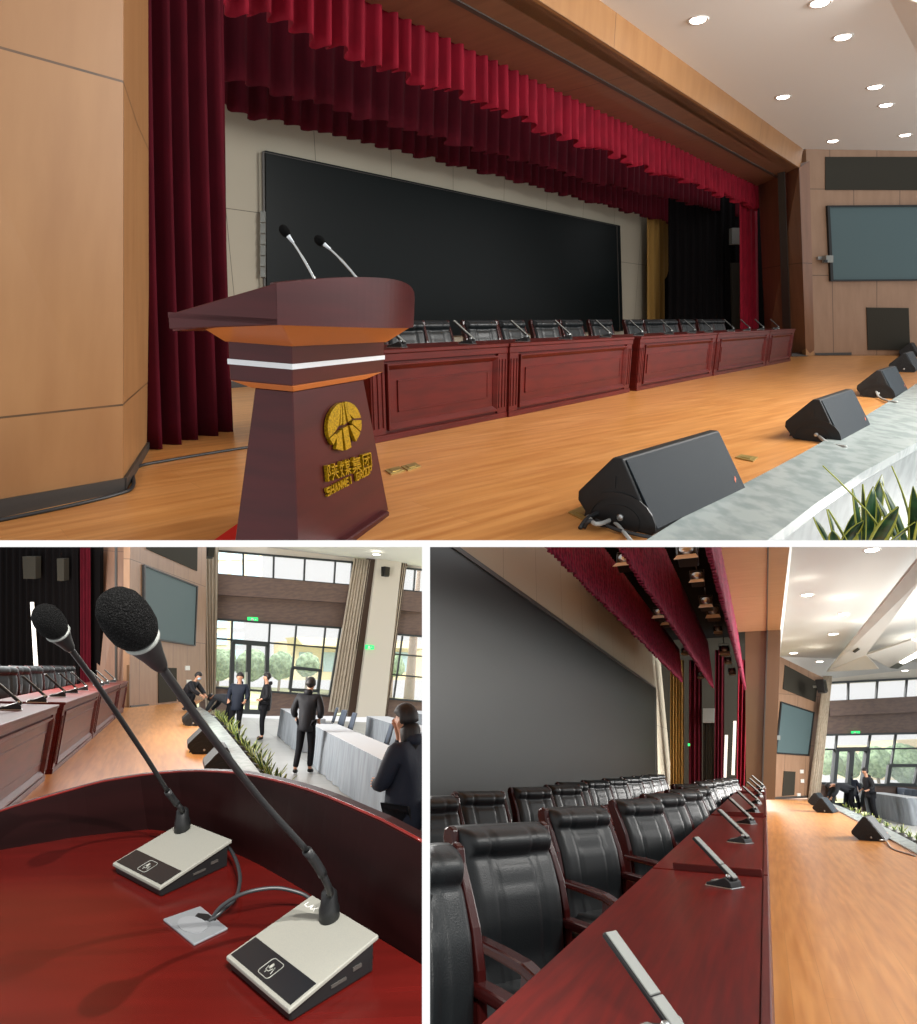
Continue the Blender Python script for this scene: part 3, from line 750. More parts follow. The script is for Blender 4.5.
# three valances one behind the other
V2 = shift(VA, -1.3); V3 = shift(VA, -2.4)
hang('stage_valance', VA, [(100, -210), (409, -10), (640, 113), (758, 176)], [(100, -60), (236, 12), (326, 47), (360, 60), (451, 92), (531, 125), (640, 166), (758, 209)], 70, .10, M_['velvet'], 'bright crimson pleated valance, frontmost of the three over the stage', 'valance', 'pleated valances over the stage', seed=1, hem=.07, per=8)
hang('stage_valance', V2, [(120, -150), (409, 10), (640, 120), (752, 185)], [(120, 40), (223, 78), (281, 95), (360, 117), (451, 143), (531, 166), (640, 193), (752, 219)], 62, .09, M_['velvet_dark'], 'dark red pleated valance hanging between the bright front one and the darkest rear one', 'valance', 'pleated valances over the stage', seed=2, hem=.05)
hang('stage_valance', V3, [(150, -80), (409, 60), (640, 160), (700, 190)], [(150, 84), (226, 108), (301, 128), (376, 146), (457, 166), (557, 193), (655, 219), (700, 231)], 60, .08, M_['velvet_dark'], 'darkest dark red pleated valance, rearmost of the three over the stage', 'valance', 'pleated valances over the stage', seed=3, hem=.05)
# wing curtains
hang('gold_curtain', shift(BA, .3), [(647, 200), (671, 205)], [(647, 353), (671, 353)], 5, .07, M_['gold_cloth'], 'narrow gold brown curtain beside the beige wall right of the big screen', 'curtain', seed=5)
wing = A.vpl(A.pt(668, 352.5), A.pt(760, 352.8))
hang('black_drape', wing, [(668, 170), (735, 190)], [(668, 353), (735, 353.5)], 9, .08, M_['black_cloth'], 'black drape right of the gold curtain at the side of the stage', 'curtain', seed=6, off=.8)
hang('stage_curtain', VA, [(740, 190), (757, 200)], [(741, 354), (759, 354)], 4, .06, M_['velvet'], 'narrow crimson curtain at the right side of the stage opening, left of the brown column', 'curtain', seed=7, off=-.15)
o = obj('wing_box', panel(wing, [(729, 229), (739, 229), (739, 245), (729, 245)], .25, .9), M_['silver']); tag(o, 'small grey box hanging in the dark right wing of the stage', 'box')
o = obj('wing_drape', panel(wing, [(730, 263), (740, 263), (742, 352), (732, 352)], .1, .9), M_['dark_panel']); tag(o, 'dim grey strip of cloth below the grey box in the right wing', 'curtain')

# proscenium: soffit, light fascia, reveals
hS = A.height(hit(FA, 800, 168)); hC = A.height(hit(FA, 803, 149)); HS = A.hpl(hS)
def onS(u, v): return hit(HS, u, v)
L3 = [hit(FA, 100, -268), hit(FA, 800, 168)]
L3[0] = L3[1]-rowA*18; 
L1 = [hit(VA, 757, 180)-rowA*20, hit(VA, 757, 180)]
L1 = [p-nA*(A.height(p)-hS) for p in L1]
mb = flat([L3[0]+backA*.05, L3[1]+backA*.05, L1[1], L1[0]], nA, -.25, rowA)
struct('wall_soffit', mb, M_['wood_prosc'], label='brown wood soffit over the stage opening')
g = [lerp(L3[0], L1[0], .45), lerp(L3[1], L1[1], .45), lerp(L3[1], L1[1], .50), lerp(L3[0], L1[0], .50)]
struct('trim_3', flat([p-nA*.012 for p in g], nA, -.02, rowA), M_['base'], label='dark groove along the soffit')
T4 = [L3[0]+nA*(hC-hS), L3[1]+nA*(hC-hS)]
T4[1] = hit(FA, 803, 149)
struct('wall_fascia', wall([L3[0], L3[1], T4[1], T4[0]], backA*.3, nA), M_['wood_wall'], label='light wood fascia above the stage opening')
# reveal on the right: from the face back to the curtain line
f0, v0 = A.pt(806, 356), A.pt(766, 353)
fT, vT = hit(FA, 799, 168), hit(VA, 758, 179)
R = (f0, (v0-f0).cross(fT-f0).normalized())
if R[1].dot(f0) > 0: R = (R[0], -R[1])
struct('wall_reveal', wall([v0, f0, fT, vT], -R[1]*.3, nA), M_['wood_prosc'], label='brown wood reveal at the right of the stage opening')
gm = [hit(R, 784, 358, .02), hit(R, 792, 358, .02), hit(R, 785, 172, .02), hit(R, 778, 170, .02)]
struct('trim_4', wall(gm, R[1]*.02, nA), M_['base'], label='dark groove in the right reveal')
q0, q1 = A.pt(806, 356.3), A.pt(814, 355.6)
struct('column_edge', wall([q0, q1, A.top(q1, 808, 150), A.top(q0, 799, 149)], Vector((0, .2, 0)), nA), M_['wood_wall'], label='light wood edge of the right column')
struct('baseboard_right', wall([A.pt(791, 356.6), A.pt(808, 356.3), A.pt(808, 353, .0)+nA*.05, A.pt(791, 356.6)+nA*.09], Vector((0, -.03, 0)), nA), M_['base'])
# hall wall on the right with the side projection
h0, h1 = A.pt(812, 355.6), A.pt(960, 355.2)
HW = A.vpl(h0, h1)
struct('wall_right', wall([h0, h1, hit(HW, 960, 151), hit(HW, 806, 149)], -HW[1]*.2, nA), M_['wood_hall'])
struct('baseboard_hall', panel(HW, [(815, 355.3), (851, 355), (851, 352.4), (815, 353)], .03), M_['base'])
struct('panel_recess', panel(HW, [(825, 157), (960, 157), (960, 190), (825, 190)], .02), M_['dark_panel'], label='dark cloth panel under the ceiling on the right wall')
t = thing('projection_screen', A.frame(hit(HW, 878, 280), h1-h0), 'blue grey side screen with a thin dark frame on the right wall', 'screen')
obj('canvas', panel(HW, [(827, 207), (950, 206), (950, 279), (830, 280)], .05), M_['projection'], t, world=True)
obj('frame', frame_mesh(HW, [(825.5, 206), (951, 205), (951, 280.5), (829, 281.5)], .06, .09), M_['black'], t, world=True)
o = obj('vent_panel', panel(HW, [(866, 307.5), (908, 308), (909.5, 350), (867.5, 350)], .03), M_['dark_panel']); tag(o, 'square dark loudspeaker cloth panel low on the right wall', 'panel')
t = thing('wall_camera', A.frame(hit(HW, 824, 259, .1), h1-h0), 'small white camera on a bracket left of the blue grey side screen', 'camera')
obj('bracket', panel(HW, [(816, 257), (823, 257), (823, 260), (816, 260)], .12), M_['chrome'], t, world=True)
obj('camera_body', panel(HW, [(822, 256), (829, 256), (829, 263), (822, 263)], .2, .1), M_['silver'], t, world=True)
obj('lens', panel(HW, [(823.5, 260), (827, 260), (827, 262.5), (823.5, 262.5)], .03, .3), M_['black'], t, world=True)

# ceiling with recessed lamps
HC = A.hpl(hC)
cp = [hit(HC, 803, 149), hit(HC, 960, 151.5), hit(HC, 1500, -300), T4[0]+nA*0]
cp = [p-nA*(A.height(p)-hC) for p in cp]
struct('ceiling', flat(cp, nA, -.1, rowA), M_['white'])
cq = [hit(HC, 884, -10), hit(HC, 925, 68), hit(HC, 990, 30), hit(HC, 960, -20)]
mb = MB(); mb.add([cq[0], cq[1], cq[2]-nA*.35, cq[3]-nA*.35], [(0, 1, 2, 3)]); mb.add([p+nA*.02 for p in (cq[0], cq[1])]+[cq[2], cq[3]], [(3, 2, 1, 0)])
struct('ceiling_step', MB().add([cq[0], cq[1], cq[2]-nA*.35, cq[3]-nA*.35, cq[0]+nA*.02, cq[1]+nA*.02, cq[2]+nA*.02, cq[3]+nA*.02], [(0, 1, 2, 3), (7, 6, 5, 4), (0, 4, 5, 1), (1, 5, 6, 2), (2, 6, 7, 3), (3, 7, 4, 0)]), M_['white'], label='sloping step in the white ceiling')
lampA = [(698, 20), (820, 3), (843, 37), (783, 97), (875, 87), (886, 105), (833, 141), (905, 135)]
where = ['nearest the wooden fascia at the top of the picture', 'at the very top edge of the top picture', 'right of centre near the top edge', 'alone above the end of the valances', 'upper one of the close pair', 'lower one of the close pair', 'just above the right column', 'closest to the right edge above the dark panel']
first = None
for k, (u, v) in enumerate(lampA):
    M = A.frame(hit(HC, u, v), rowA)
    lab = 'round recessed ceiling lamp, lit, ' + where[k]
    if first is None:
        first = thing('downlight', M, lab, 'ceiling lamp', 'recessed lamps in the white ceiling of the top picture')
        obj('rim', MB().lathe([(.10, .0), (.13, -.015), (.14, 0)], seg=18), M_['white'], first)
        obj('bulb', MB().lathe([(.005, -.02), (.09, -.012), (.10, 0)], seg=18), M_['lamp'], first)
    else: dup(first, M, lab)

# desks in a shallow arc
dk = [((372, 444), (507, 417), 'nearest the lectern', .02), ((508, 417.3), (629, 392.3), 'second from the lectern', 0), ((636, 391.2), (712, 376), 'third from the lectern', 0), ((713, 376), (765, 366), 'fourth from the lectern, with a pale sheen', 0), ((765.5, 366), (790, 361), 'short last one by the right column', 0)]
DH = .79; deskpl = []
for (a, b, w, _) in dk:
    p, q = A.pt(*a), A.pt(*b); L = (q-p).length
    desk_unit(A.frame(p, q-p), L, DH, .75, 'panelled mahogany conference desk, ' + w, 'conference desks across the stage in the top picture')
    deskpl.append((a[0], b[0], A.vpl(p, q), (q-p).normalized()))
def deskat(u):
    for a, b, pl, d in deskpl:
        if u <= b: return pl, d
    return deskpl[-1][2], deskpl[-1][3]
# chairs behind the desks
cu = [(411, 'half hidden by the lectern top'), (445, 'second from the lectern'), (488.5, 'third from the lectern'), (522, 'fourth from the lectern'), (554, 'fifth from the lectern'), (582, 'sixth from the lectern'), (609, 'seventh, at the right end of desk two'), (643, 'first behind the third desk'), (661, 'second behind the third desk'), (678, 'third behind the third desk'), (695, 'last behind the third desk'), (712, 'first behind the fourth desk'), (725, 'second behind the fourth desk')]
first = None
for k, (u, w) in enumerate(cu):
    pl, d = deskat(u); pl2 = shift(pl, -1.25)
    p = hit(pl2, u+3, 318); p = p-nA*A.height(p)
    yaw = 180 + (-6, 8, -5, 4, -3, 6, -4, 5, -5, 4, 2, -4, 3)[k]
    M = A.frame(p, d) @ Matrix.Rotation(math.radians(yaw-16), 4, 'Z') @ Matrix.Diagonal((.9, .95, .955, 1))
    lab = 'black leather executive chair behind the stage desks, ' + w
    if first is None: first = make_chair(M, lab, 'executive chairs behind the stage desks in the top picture')
    else: dup(first, M, lab)
# delegate microphones on the desks
mu = [(398, 'right beside the lectern'), (469, 'right of centre on the first desk'), (525, 'left end of the second desk'), (568, 'middle of the second desk'), (608, 'right end of the second desk'), (641, 'left end of the third desk'), (671, 'middle of the third desk'), (694, 'right part of the third desk'), (711, 'right end of the third desk'), (733, 'left on the fourth desk'), (749, 'middle of the fourth desk'), (763, 'right end of the fourth desk'), (778, 'on the short last desk')]
first = None
for k, (u, w) in enumerate(mu):
    pl, d = deskat(u); p = hit(shift(pl, -.22), u, 318); p = p-nA*(A.height(p)-DH)
    M = A.frame(p, d) @ Matrix.Rotation(math.radians(180+20), 4, 'Z')
    lab = 'slanted flat conference microphone on the stage desks, ' + w
    if first is None: first = make_conference_unit(M, lab, 'conference microphones on the stage desks in the top picture', 1.1)
    else: dup(first, M, lab)

# stage monitors: near foot of grille, far foot of grille
mo = [((652, 536), (743, 492), 'nearest, at the bottom of the top picture', 1.0), ((838, 444), (872, 425.5), 'second from the bottom, beside the kerb', 1.0), ((893, 399), (912, 388.5), 'third along the kerb', 1.0), ((914, 372.5), (924, 367), 'fourth along the kerb, at the right edge', 1.0)]
first = None
for a, b, w, s in mo:
    p, q = A.pt(*a), A.pt(*b); M = A.frame(p+nA*.001, q-p); lab = 'black wedge stage monitor, ' + w
    Lx = (q-p).length
    if first is None: L0 = Lx; first = floor_monitor(M, lab, 'stage monitors along the kerb in the top picture', W=Lx, D=.45, Hh=.365)
    else: dup(first, M, lab)
p, q = A.pt(917, 357), A.pt(925, 352)
dup(first, A.frame(p+nA*.001, q-p), 'black wedge stage monitor, farthest, cut by the right edge near the side screen')
# sockets in the floor and loose cables
def plate(px, lab):
    P = [A.pt(u, v, .002) for u, v in px]; c = sum(P, Vector())/4
    t = thing('floor_socket', A.frame(c, P[1]-P[0]), lab, 'floor socket', 'brass floor sockets of the top picture')
    obj('plate', MB().prism(P, nA*.008), M_['brass'], t, world=True, bevel=.001)
    Q = [c+(p_-c)*.55 for p_ in P]; obj('lid', MB().prism([q_+nA*.008 for q_ in Q], nA*.004), M_['brass'], t, world=True)
plate([(385, 470.5), (399, 467), (405, 471), (391, 475)], 'brass floor socket beside the first desk, left one of two')
plate([(401, 467), (415, 463), (421, 467), (408, 471)], 'brass floor socket beside the first desk, right one of two')
plate([(735, 458), (741, 455), (758, 458), (753, 462)], 'brass floor socket behind the nearest stage monitor')
plate([(568, 513), (582, 507), (604, 517), (590, 524)], 'open brass floor socket with cables at the nearest stage monitor')
cable([A.pt(588, 516, .02), A.pt(596, 524, .05), A.pt(612, 519, .03), A.pt(622, 509, .10), A.pt(631, 506, .12)], .012, M_['white_cable'], 'audio_cable', 'grey cable plugged into the nearest stage monitor')
cable([A.pt(600, 517, .02), A.pt(615, 523, .02), A.pt(622, 530, .02), A.pt(632, 542, .02), A.pt(640, 550, .02)], .010, M_['white_cable'], 'audio_cable', 'pale cable running from the open floor socket to the bottom edge')
cable([A.pt(580, 528, .01), A.pt(588, 518, .04), A.pt(600, 513, .05), A.pt(612, 517, .03), A.pt(603, 525, .02), A.pt(590, 521, .05), A.pt(584, 527, .01)], .012, M_['black_cable'], 'audio_cable', 'tangle of black cable beside the open floor socket')
cable([A.pt(596, 520, .03), A.pt(612, 528, .02), A.pt(630, 533, .02), A.pt(655, 538, .02), A.pt(700, 545, .02)], .010, M_['black_cable'], 'audio_cable', 'black cable running under the nearest stage monitor')
cable([A.pt(815, 427, .09), A.pt(819, 436, .05), A.pt(830, 444, .02), A.pt(846, 447, .04)], .014, M_['white_cable'], 'audio_cable', 'pale cable hanging from the second stage monitor')
cable([A.pt(876, 391, .09), A.pt(879, 397, .03), A.pt(888, 401, .03), A.pt(897, 402, .05)], .014, M_['white_cable'], 'audio_cable', 'pale cable hanging from the third stage monitor')
# red carpet corner
o = obj('red_carpet', MB().prism([A.pt(205, 548, .001), A.pt(239, 524, .001), A.pt(300, 520, .001), A.pt(300, 548, .001)], nA*.008), M_['red_carpet']); tag(o, 'corner of a red carpet under the left side of the lectern', 'carpet')

# ---- lectern
o0 = ray(292, 366)*2.6; ex = A.d(655); LM = A.frame(o0, ex, lean=.0)
zc = A.height(o0)
LM.translation = o0 - nA*zc
if True:                                   # stand upright in the hall as the photograph shows it
    LM = A.frame(o0, ex, lean=.75); LM.translation = o0-LM.to_3x3() @ Vector((0, 0, zc))
lect = thing('lectern', LM, 'mahogany lectern with tapering body, wide curved top and a gold emblem on its front', 'lectern')
Li = LM.inverted()
def lx(u, v, y=0):                         # local point on the plane y = const seen at a pixel
    nn = LM.to_3x3() @ Vector((0, 1, 0)); return Li @ hit((LM @ Vector((0, y, 0)), nn), u, v)
def ly(u, v, x=0):
    nn = LM.to_3x3() @ Vector((1, 0, 0)); return Li @ hit((LM @ Vector((x, 0, 0)), nn), u, v)
cor = lx(292.5, 366); bx1 = lx(384, 356).x; by1 = ly(229, 366).y
zt = lx(292, 345).z; zb = lx(293, 386).z
obj('collar', MB().box(0, bx1, 0, by1, zb, zt), M_['mahog_lectern'], lect, bevel=.004)
zs0, zs1 = lx(292, 369.5).z, lx(292, 364).z
obj('collar_stripe', MB().box(-.004, bx1+.004, -.004, by1+.004, zs0, zs1), M_['white_strip'], lect)
# reading top: side cheeks, curved front
tx0 = -.02; ct = lx(277.5, 325, -.10); cx_, cz = ct.x, ct.z
y0 = -.10; ztop = lx(277.5, 283, y0).z; xr = lx(414, 318, y0).x
yl = ly(169, 329, cx_); yL, zL0 = yl.y, yl.z; zL1 = ly(169, 314.5, cx_).z
# front slab: arched in plan, arched upper edge
def edge_top(a):
    u = 278+137*a; return None
N = 28; mb = MB()
def fr(a, b):                              # a along x, b up
    x = cx_+(xr-cx_)*a; bow = -.16*math.sin(PI*a)
    zt_ = ztop + .055*math.sin(PI*min(a*1.0, 1))-.03*a
    zt_ = ztop + .065*math.sin(PI*a)**.9*(1 if a < .9 else 1)
    z = cz+(zt_-cz)*b
    return (x, y0+bow, z)
mb.sheet(N, 6, fr, thick=lambda a, b: (fr(a, b)[0]*.98+.01, fr(a, b)[1]+.035, fr(a, b)[2]), smooth=False)
obj('curved_front', mb, M_['mahog_lectern'], lect)
for xs in (cx_, xr-.03):
    obj('side_cheek', MB().prism([(xs, y0, cz), (xs, yL, zL0), (xs, yL, zL1), (xs, y0, ztop)], (.03, 0, 0)), M_['mahog_lectern'], lect, bevel=.003)
obj('reading_top', MB().add([(cx_+.02, y0-.0, ztop-.09), (xr-.02, y0-.0, ztop-.09), (xr-.02, yL, zL1-.03), (cx_+.02, yL, zL1-.03), (cx_+.02, y0, ztop-.12), (xr-.02, y0, ztop-.12), (xr-.02, yL, zL1-.06), (cx_+.02, yL, zL1-.06)], [(0, 1, 2, 3), (7, 6, 5, 4), (0, 4, 5, 1), (1, 5, 6, 2), (2, 6, 7, 3), (3, 7, 4, 0)]), M_['mahog_top'], lect)
obj('top_floor', MB().prism([fr(k/20, 0) for k in range(21)]+[(xr, yL, cz), (cx_, yL, cz)], (0, 0, .02)), M_['mahog_lectern'], lect)
# mahogany bevel under the top, orange floor reflection in its colour
obj('top_moulding', MB().frustum((0-.01, bx1+.01, -.01, by1+.01), zt-.005, (cx_+.03, xr-.03, y0+.0, yL-.06), cz+.001), M_['floor_bounce'], lect, bevel=.003)
# lower bevel and tapering body
b2 = (lx(297, 391).x, lx(367, 379).x); zl = lx(296, 392).z
s1 = ly(255, 392, b2[0]).y
obj('collar_moulding', MB().frustum((b2[0]-.01, b2[1]+.01, .01, s1+.01), zl, (-.0, bx1, .0, by1), zb), M_['floor_bounce'], lect, bevel=.003)
pb0 = lx(306, 539, -.10); pb1 = lx(390, 515, -.10)
body = ((pb0.x, pb1.x, -.06, ly(237, 539, pb0.x).y), 0.02, (b2[0], b2[1], .02, s1), zl)
zlow = pb0.z
tt = (zlow-0.0)/(zl-zlow)
def ext(a, b): return b+(b-a)*0
# continue the taper to the floor
lo = [lerp(t_, b_, (zl-.02)/(zl-zlow)) for t_, b_ in zip((b2[0], b2[1], .02, s1), (pb0.x, pb1.x, -.06, ly(237, 539, pb0.x).y))]
obj('body', MB().frustum(tuple(lo), .02, (b2[0], b2[1], .02, s1), zl), M_['mahog_lectern'], lect, bevel=.004)
pz = lx(395, 513, -.16).z; px1 = lx(396, 525, -.16).x
obj('plinth', MB().box(lo[0]-.04, px1, lo[2]-.04, lo[3]+.07, .0, pz), M_['mahog_lectern'], lect, bevel=.006)
for k in (0, 1):
    z0_ = pz-.07-.07*k
    obj('plinth_stripe', MB().box(lo[0]-.044, px1+.004, lo[2]-.044, lo[3]+.074, z0_, z0_+.028), M_['white_strip'], lect)
# emblem and lettering on the sloping front
bf = [Vector((lo[0], lo[2], .02)), Vector((lo[1], lo[2], .02)), Vector((b2[1], .02, zl)), Vector((b2[0], .02, zl))]
bn = (bf[1]-bf[0]).cross(bf[3]-bf[0]).normalized()
if bn.y > 0: bn = -bn
bnw = LM.to_3x3() @ bn; BP = (LM @ bf[0], bnw)
def on(u, v, off=0): return Li @ hit(BP, u, v, off)
cE = on(341.5, 426); ax = (on(357, 421)-on(325, 430)).normalized(); ax = Vector((1, 0, 0)); az = bn.cross(ax); az = az if az.z > 0 else -az
az.normalize()
rx = abs((on(358.5, 426)-on(323.5, 426)).dot(ax))/2; rz = abs((on(341, 402)-on(341, 451)).dot(az))/2
def em(x, z, off): return cE+ax*x*rx+az*z*rz+bn*off
emb = MB()
def piece(poly, o0_=.004, o1_=.022): emb.prism([em(x, z, o0_) for x, z in poly], bn*(o1_-o0_))
def arc(a0, a1, n=10, r=1): return [(r*math.cos(math.radians(a0+(a1-a0)*i/n)), r*math.sin(math.radians(a0+(a1-a0)*i/n))) for i in range(n+1)]
piece(arc(97, 195, 16)+[(-.62, -.10), (-.36, .12), (-.24, .5)])                       # left field
piece([(x, z) for x, z in arc(83, 8, 14)]+[(.55, .20), (.30, .45), (.14, .75)])        # right field upper
piece(arc(2, -26, 5)+[(.62, -.18), (.38, .05), (.5, .14)])
piece([(-.95, -.30), (-.60, -.18), (-.50, -.30), (-.80, -.60)])
piece([(-.52, -.22), (-.25, -.10), (-.30, -.98), (-.68, -.80)])
piece([(-.18, -.08), (.12, -.02), (.20, -.97), (-.14, -1.0)])
piece([(.22, -.02), (.42, -.06), (.86, -.50), (.52, -.80)])
piece([(-.03, .98), (.03, .98), (.06, .1), (-.12, .05)]); piece([(-.12, .95), (-.07, .97), (-.16, .15), (-.30, .08)]); piece([(.08, .96), (.12, .95), (.40, .2), (.18, .12)])
obj('emblem', emb, M_['gold'], lect, label='round gold emblem with fanning bars')
# block characters (four) and the line of Latin capitals
def glyphs(name, segs, u0, v0, u1, v1, hgt, depth, lab):
    p0, p1 = on(u0, v0), on(u1, v1); e = (p1-p0); L = e.length; e.normalize(); up_ = bn.cross(e); up_ = up_ if up_.z > 0 else -up_
    mb = MB()
    for (xa, za, xb, zb_, w) in segs:
        a = p0+e*xa*L+up_*za*hgt; b = p0+e*xb*L+up_*zb_*hgt; d = (b-a).normalized(); s_ = d.cross(bn)*w*hgt/2
        mb.prism([a+s_+bn*.003, a-s_+bn*.003, b-s_+bn*.003, b+s_+bn*.003], bn*depth)
    obj(name, mb, M_['gold'], lect, label=lab)
cw = .25
def ch(i, lines): return [(i*cw+x0*cw*.88, z0, i*cw+x1*cw*.88, z1, .09) for x0, z0, x1, z1 in lines]
seg = []
seg += ch(0, [(.08, 0, .08, 1), (.05, .95, .32, .95), (.30, .95, .2, .65), (.2, .65, .33, .4), (.33, .4, .12, .35), (.42, .8, .95, .8), (.68, 1, .68, .45), (.5, .68, .52, .52), (.86, .68, .84, .52), (.4, .42, 1, .42), (.66, .42, .42, 0), (.7, .42, .98, 0)])
seg += ch(1, [(.18, 1, .05, .5), (.05, .5, .36, 0), (.34, .95, .08, 0), (0, .72, .42, .72), (.48, .85, 1, .85), (.6, 1, .6, .5), (.88, 1, .88, .5), (.6, .68, .88, .68), (.6, .5, .88, .5), (.46, .34, 1, .34), (.74, .5, .74, 0), (.72, .34, .5, .05), (.76, .34, 1, .05)])
seg += ch(2, [(.3, 1, .1, .7), (.2, .85, .2, .45), (.2, .86, .9, .86), (.22, .72, .85, .72), (.22, .58, .85, .58), (.2, .45, .92, .45), (.55, .95, .55, .45), (.05, .28, .95, .28), (.5, .45, .5, 0), (.48, .28, .1, 0), (.52, .28, .92, 0)])
seg += ch(3, [(.06, 0, .06, 1), (.06, .96, .95, .96), (.95, 1, .95, 0), (.06, .04, .95, .04), (.2, .68, .8, .68), (.58, .85, .58, .2), (.58, .2, .44, .24), (.56, .66, .24, .32)])
seg = [(a, b, c, d_, .10) for a, b, c, d_, _ in seg]
glyphs('lettering', seg, 324, 482, 370, 466, on(324, 465).z-on(324, 482).z, .018, 'four gold block characters')
LET = {'S': [(1, .9, 0, .9), (0, .95, 0, .5), (0, .5, 1, .5), (1, .5, 1, .05), (1, .08, 0, .08)], 'H': [(0, 0, 0, 1), (1, 0, 1, 1), (0, .5, 1, .5)], 'A': [(0, 0, .5, 1), (.5, 1, 1, 0), (.2, .35, .8, .35)], 'N': [(0, 0, 0, 1), (0, 1, 1, 0), (1, 0, 1, 1)], 'M': [(0, 0, 0, 1), (0, 1, .5, .3), (.5, .3, 1, 1), (1, 1, 1, 0)], 'E': [(0, 0, 0, 1), (0, .95, 1, .95), (0, .5, .9, .5), (0, .05, 1, .05)], 'I': [(.5, 0, .5, 1)], 'G': [(1, .92, 0, .92), (0, .95, 0, .05), (0, .06, 1, .06), (1, .05, 1, .48), (1, .48, .5, .48)], 'R': [(0, 0, 0, 1), (0, .94, 1, .94), (1, .95, 1, .5), (1, .5, 0, .5), (.4, .5, 1, 0)], 'O': [(0, 0, 0, 1), (0, .94, 1, .94), (1, 1, 1, 0), (1, .06, 0, .06)], 'U': [(0, 1, 0, 0), (0, .06, 1, .06), (1, 0, 1, 1)], 'P': [(0, 0, 0, 1), (0, .94, 1, .94), (1, .95, 1, .45), (1, .45, 0, .45)], 'L': [(0, 0, 0, 1), (0, .05, 1, .05)], 'X': [(0, 0, 1, 1), (0, 1, 1, 0)], 'T': [(0, .95, 1, .95), (.5, 0, .5, 1)], ' ': []}
word = 'SHANMEI GROUP'
for a_, b_, lb in ((0, 7, 'SHANMEI'), (8, 13, 'GROUP')):
    seg = []
    for i in range(a_, b_):
        for x0_, z0_, x1_, z1_ in LET[word[i]]: seg.append(((i+x0_*.68)/13, z0_, (i+x1_*.68)/13, z1_, .20))
    glyphs('lettering', seg, 325, 496.5, 370.5, 472.5, (on(325, 487).z-on(325, 496.5).z)*.95, .012, 'gold capitals reading '+lb)
# the two gooseneck microphones on the lectern
def gooseneck(name_lab, base, tip, head_r, bend):
    M = A.frame(base, ex); t = thing('gooseneck_microphone', M, name_lab, 'microphone', 'gooseneck microphones on the lectern in the top picture')
    b = M.inverted() @ base; q = M.inverted() @ tip; d = (q-b)
    mid = b+d*.5+Vector((0, 0, bend)); pts = [b+(mid-b)*2*s_*(1-s_)+0*d+d*s_*s_ if False else (b*(1-s_)**2+mid*2*s_*(1-s_)+q*s_**2) for s_ in [i/12 for i in range(13)]]
    obj('neck', MB().tube(pts, [.0065]*7+[.005]*6, 8), M_['chrome'], t)
    dd = (pts[-1]-pts[-2]).normalized(); R_ = dd.to_track_quat('Z', 'Y').to_matrix().to_4x4()
    obj('collar_ring', MB().lathe([(.006, -.03), (.009, 0), (.011, .008)], Matrix.Translation(q) @ R_, 12), M_['white_strip'], t)
    obj('foam_windshield', MB().lathe([(.010, .005), (.018, .012), (.022, .028), (.020, .044), (.010, .055), (.001, .057)], Matrix.Translation(q) @ R_, 16), M_['foam'], t)
    obj('base_box', MB().frustum((-.06, .06, -.07, .07), -.10, (-.055, .055, -.06, .06), -.06), M_['silver'], t, bevel=.004)
M_['foam'] = mat('black foam', '#0d0d0d', .95, spec=.08, noise=(900, '#2c2c2c', .5, .75), bump=(700, .8))
gooseneck('thin gooseneck microphone on the lectern, the left one, tip against the black screen', ray(316, 282)*2.85, ray(289, 237)*2.80, 1, .02)
gooseneck('thin gooseneck microphone on the lectern, the right one leaning left', ray(358, 280)*2.95, ray(325, 245)*2.92, 1, .02)

# snake plants in front of the kerb
M_['leaf'] = mat('snake plant green', '#2c5a34', .45, noise=((3, 3, 24), '#16361f', .4, .6))
M_['leaf_edge'] = mat('yellow leaf margin', '#a9b04a', .5)
M_['pot'] = mat('dark planter', '#3b3b38', .6)
def leaf(mb, me, b, d, side, L, w, curl, n=8):
    """blade from b along d, bending toward 'curl'"""
    P = []
    for i in range(n+1):
        s_ = i/n; P.append(b+d*L*s_+curl*L*s_*s_)
    wd = [w*(.55+.9*s_)*(1-s_**3) if s_ < 1 else 0.001 for s_ in [i/n for i in range(n+1)]]
    nrm = d.cross(side).normalized()*.004
    for m_, k0, k1 in ((mb, -.72, .72), (me, -1, -.72), (me, .72, 1)):
        vs = []
        for i in range(n+1):
            for k in (k0, k1): vs.append(P[i]+side*wd[i]*k+nrm*(1.5*abs(k)))
        for i in range(n+1):
            for k in (k0, k1): vs.append(P[i]+side*wd[i]*k+nrm*(1.5*abs(k))-nrm)
        N2 = 2*(n+1); fs = []
        for i in range(n):
            a = 2*i; fs += [(a, a+1, a+3, a+2), (N2+a, N2+a+2, N2+a+3, N2+a+1), (a, a+2, N2+a+2, N2+a), (a+1, N2+a+1, N2+a+3, a+3)]
        fs += [(0, N2, N2+1, 1), (2*n, 2*n+1, N2+2*n+1, N2+2*n)]
        m_.add(vs, fs, smooth=True)
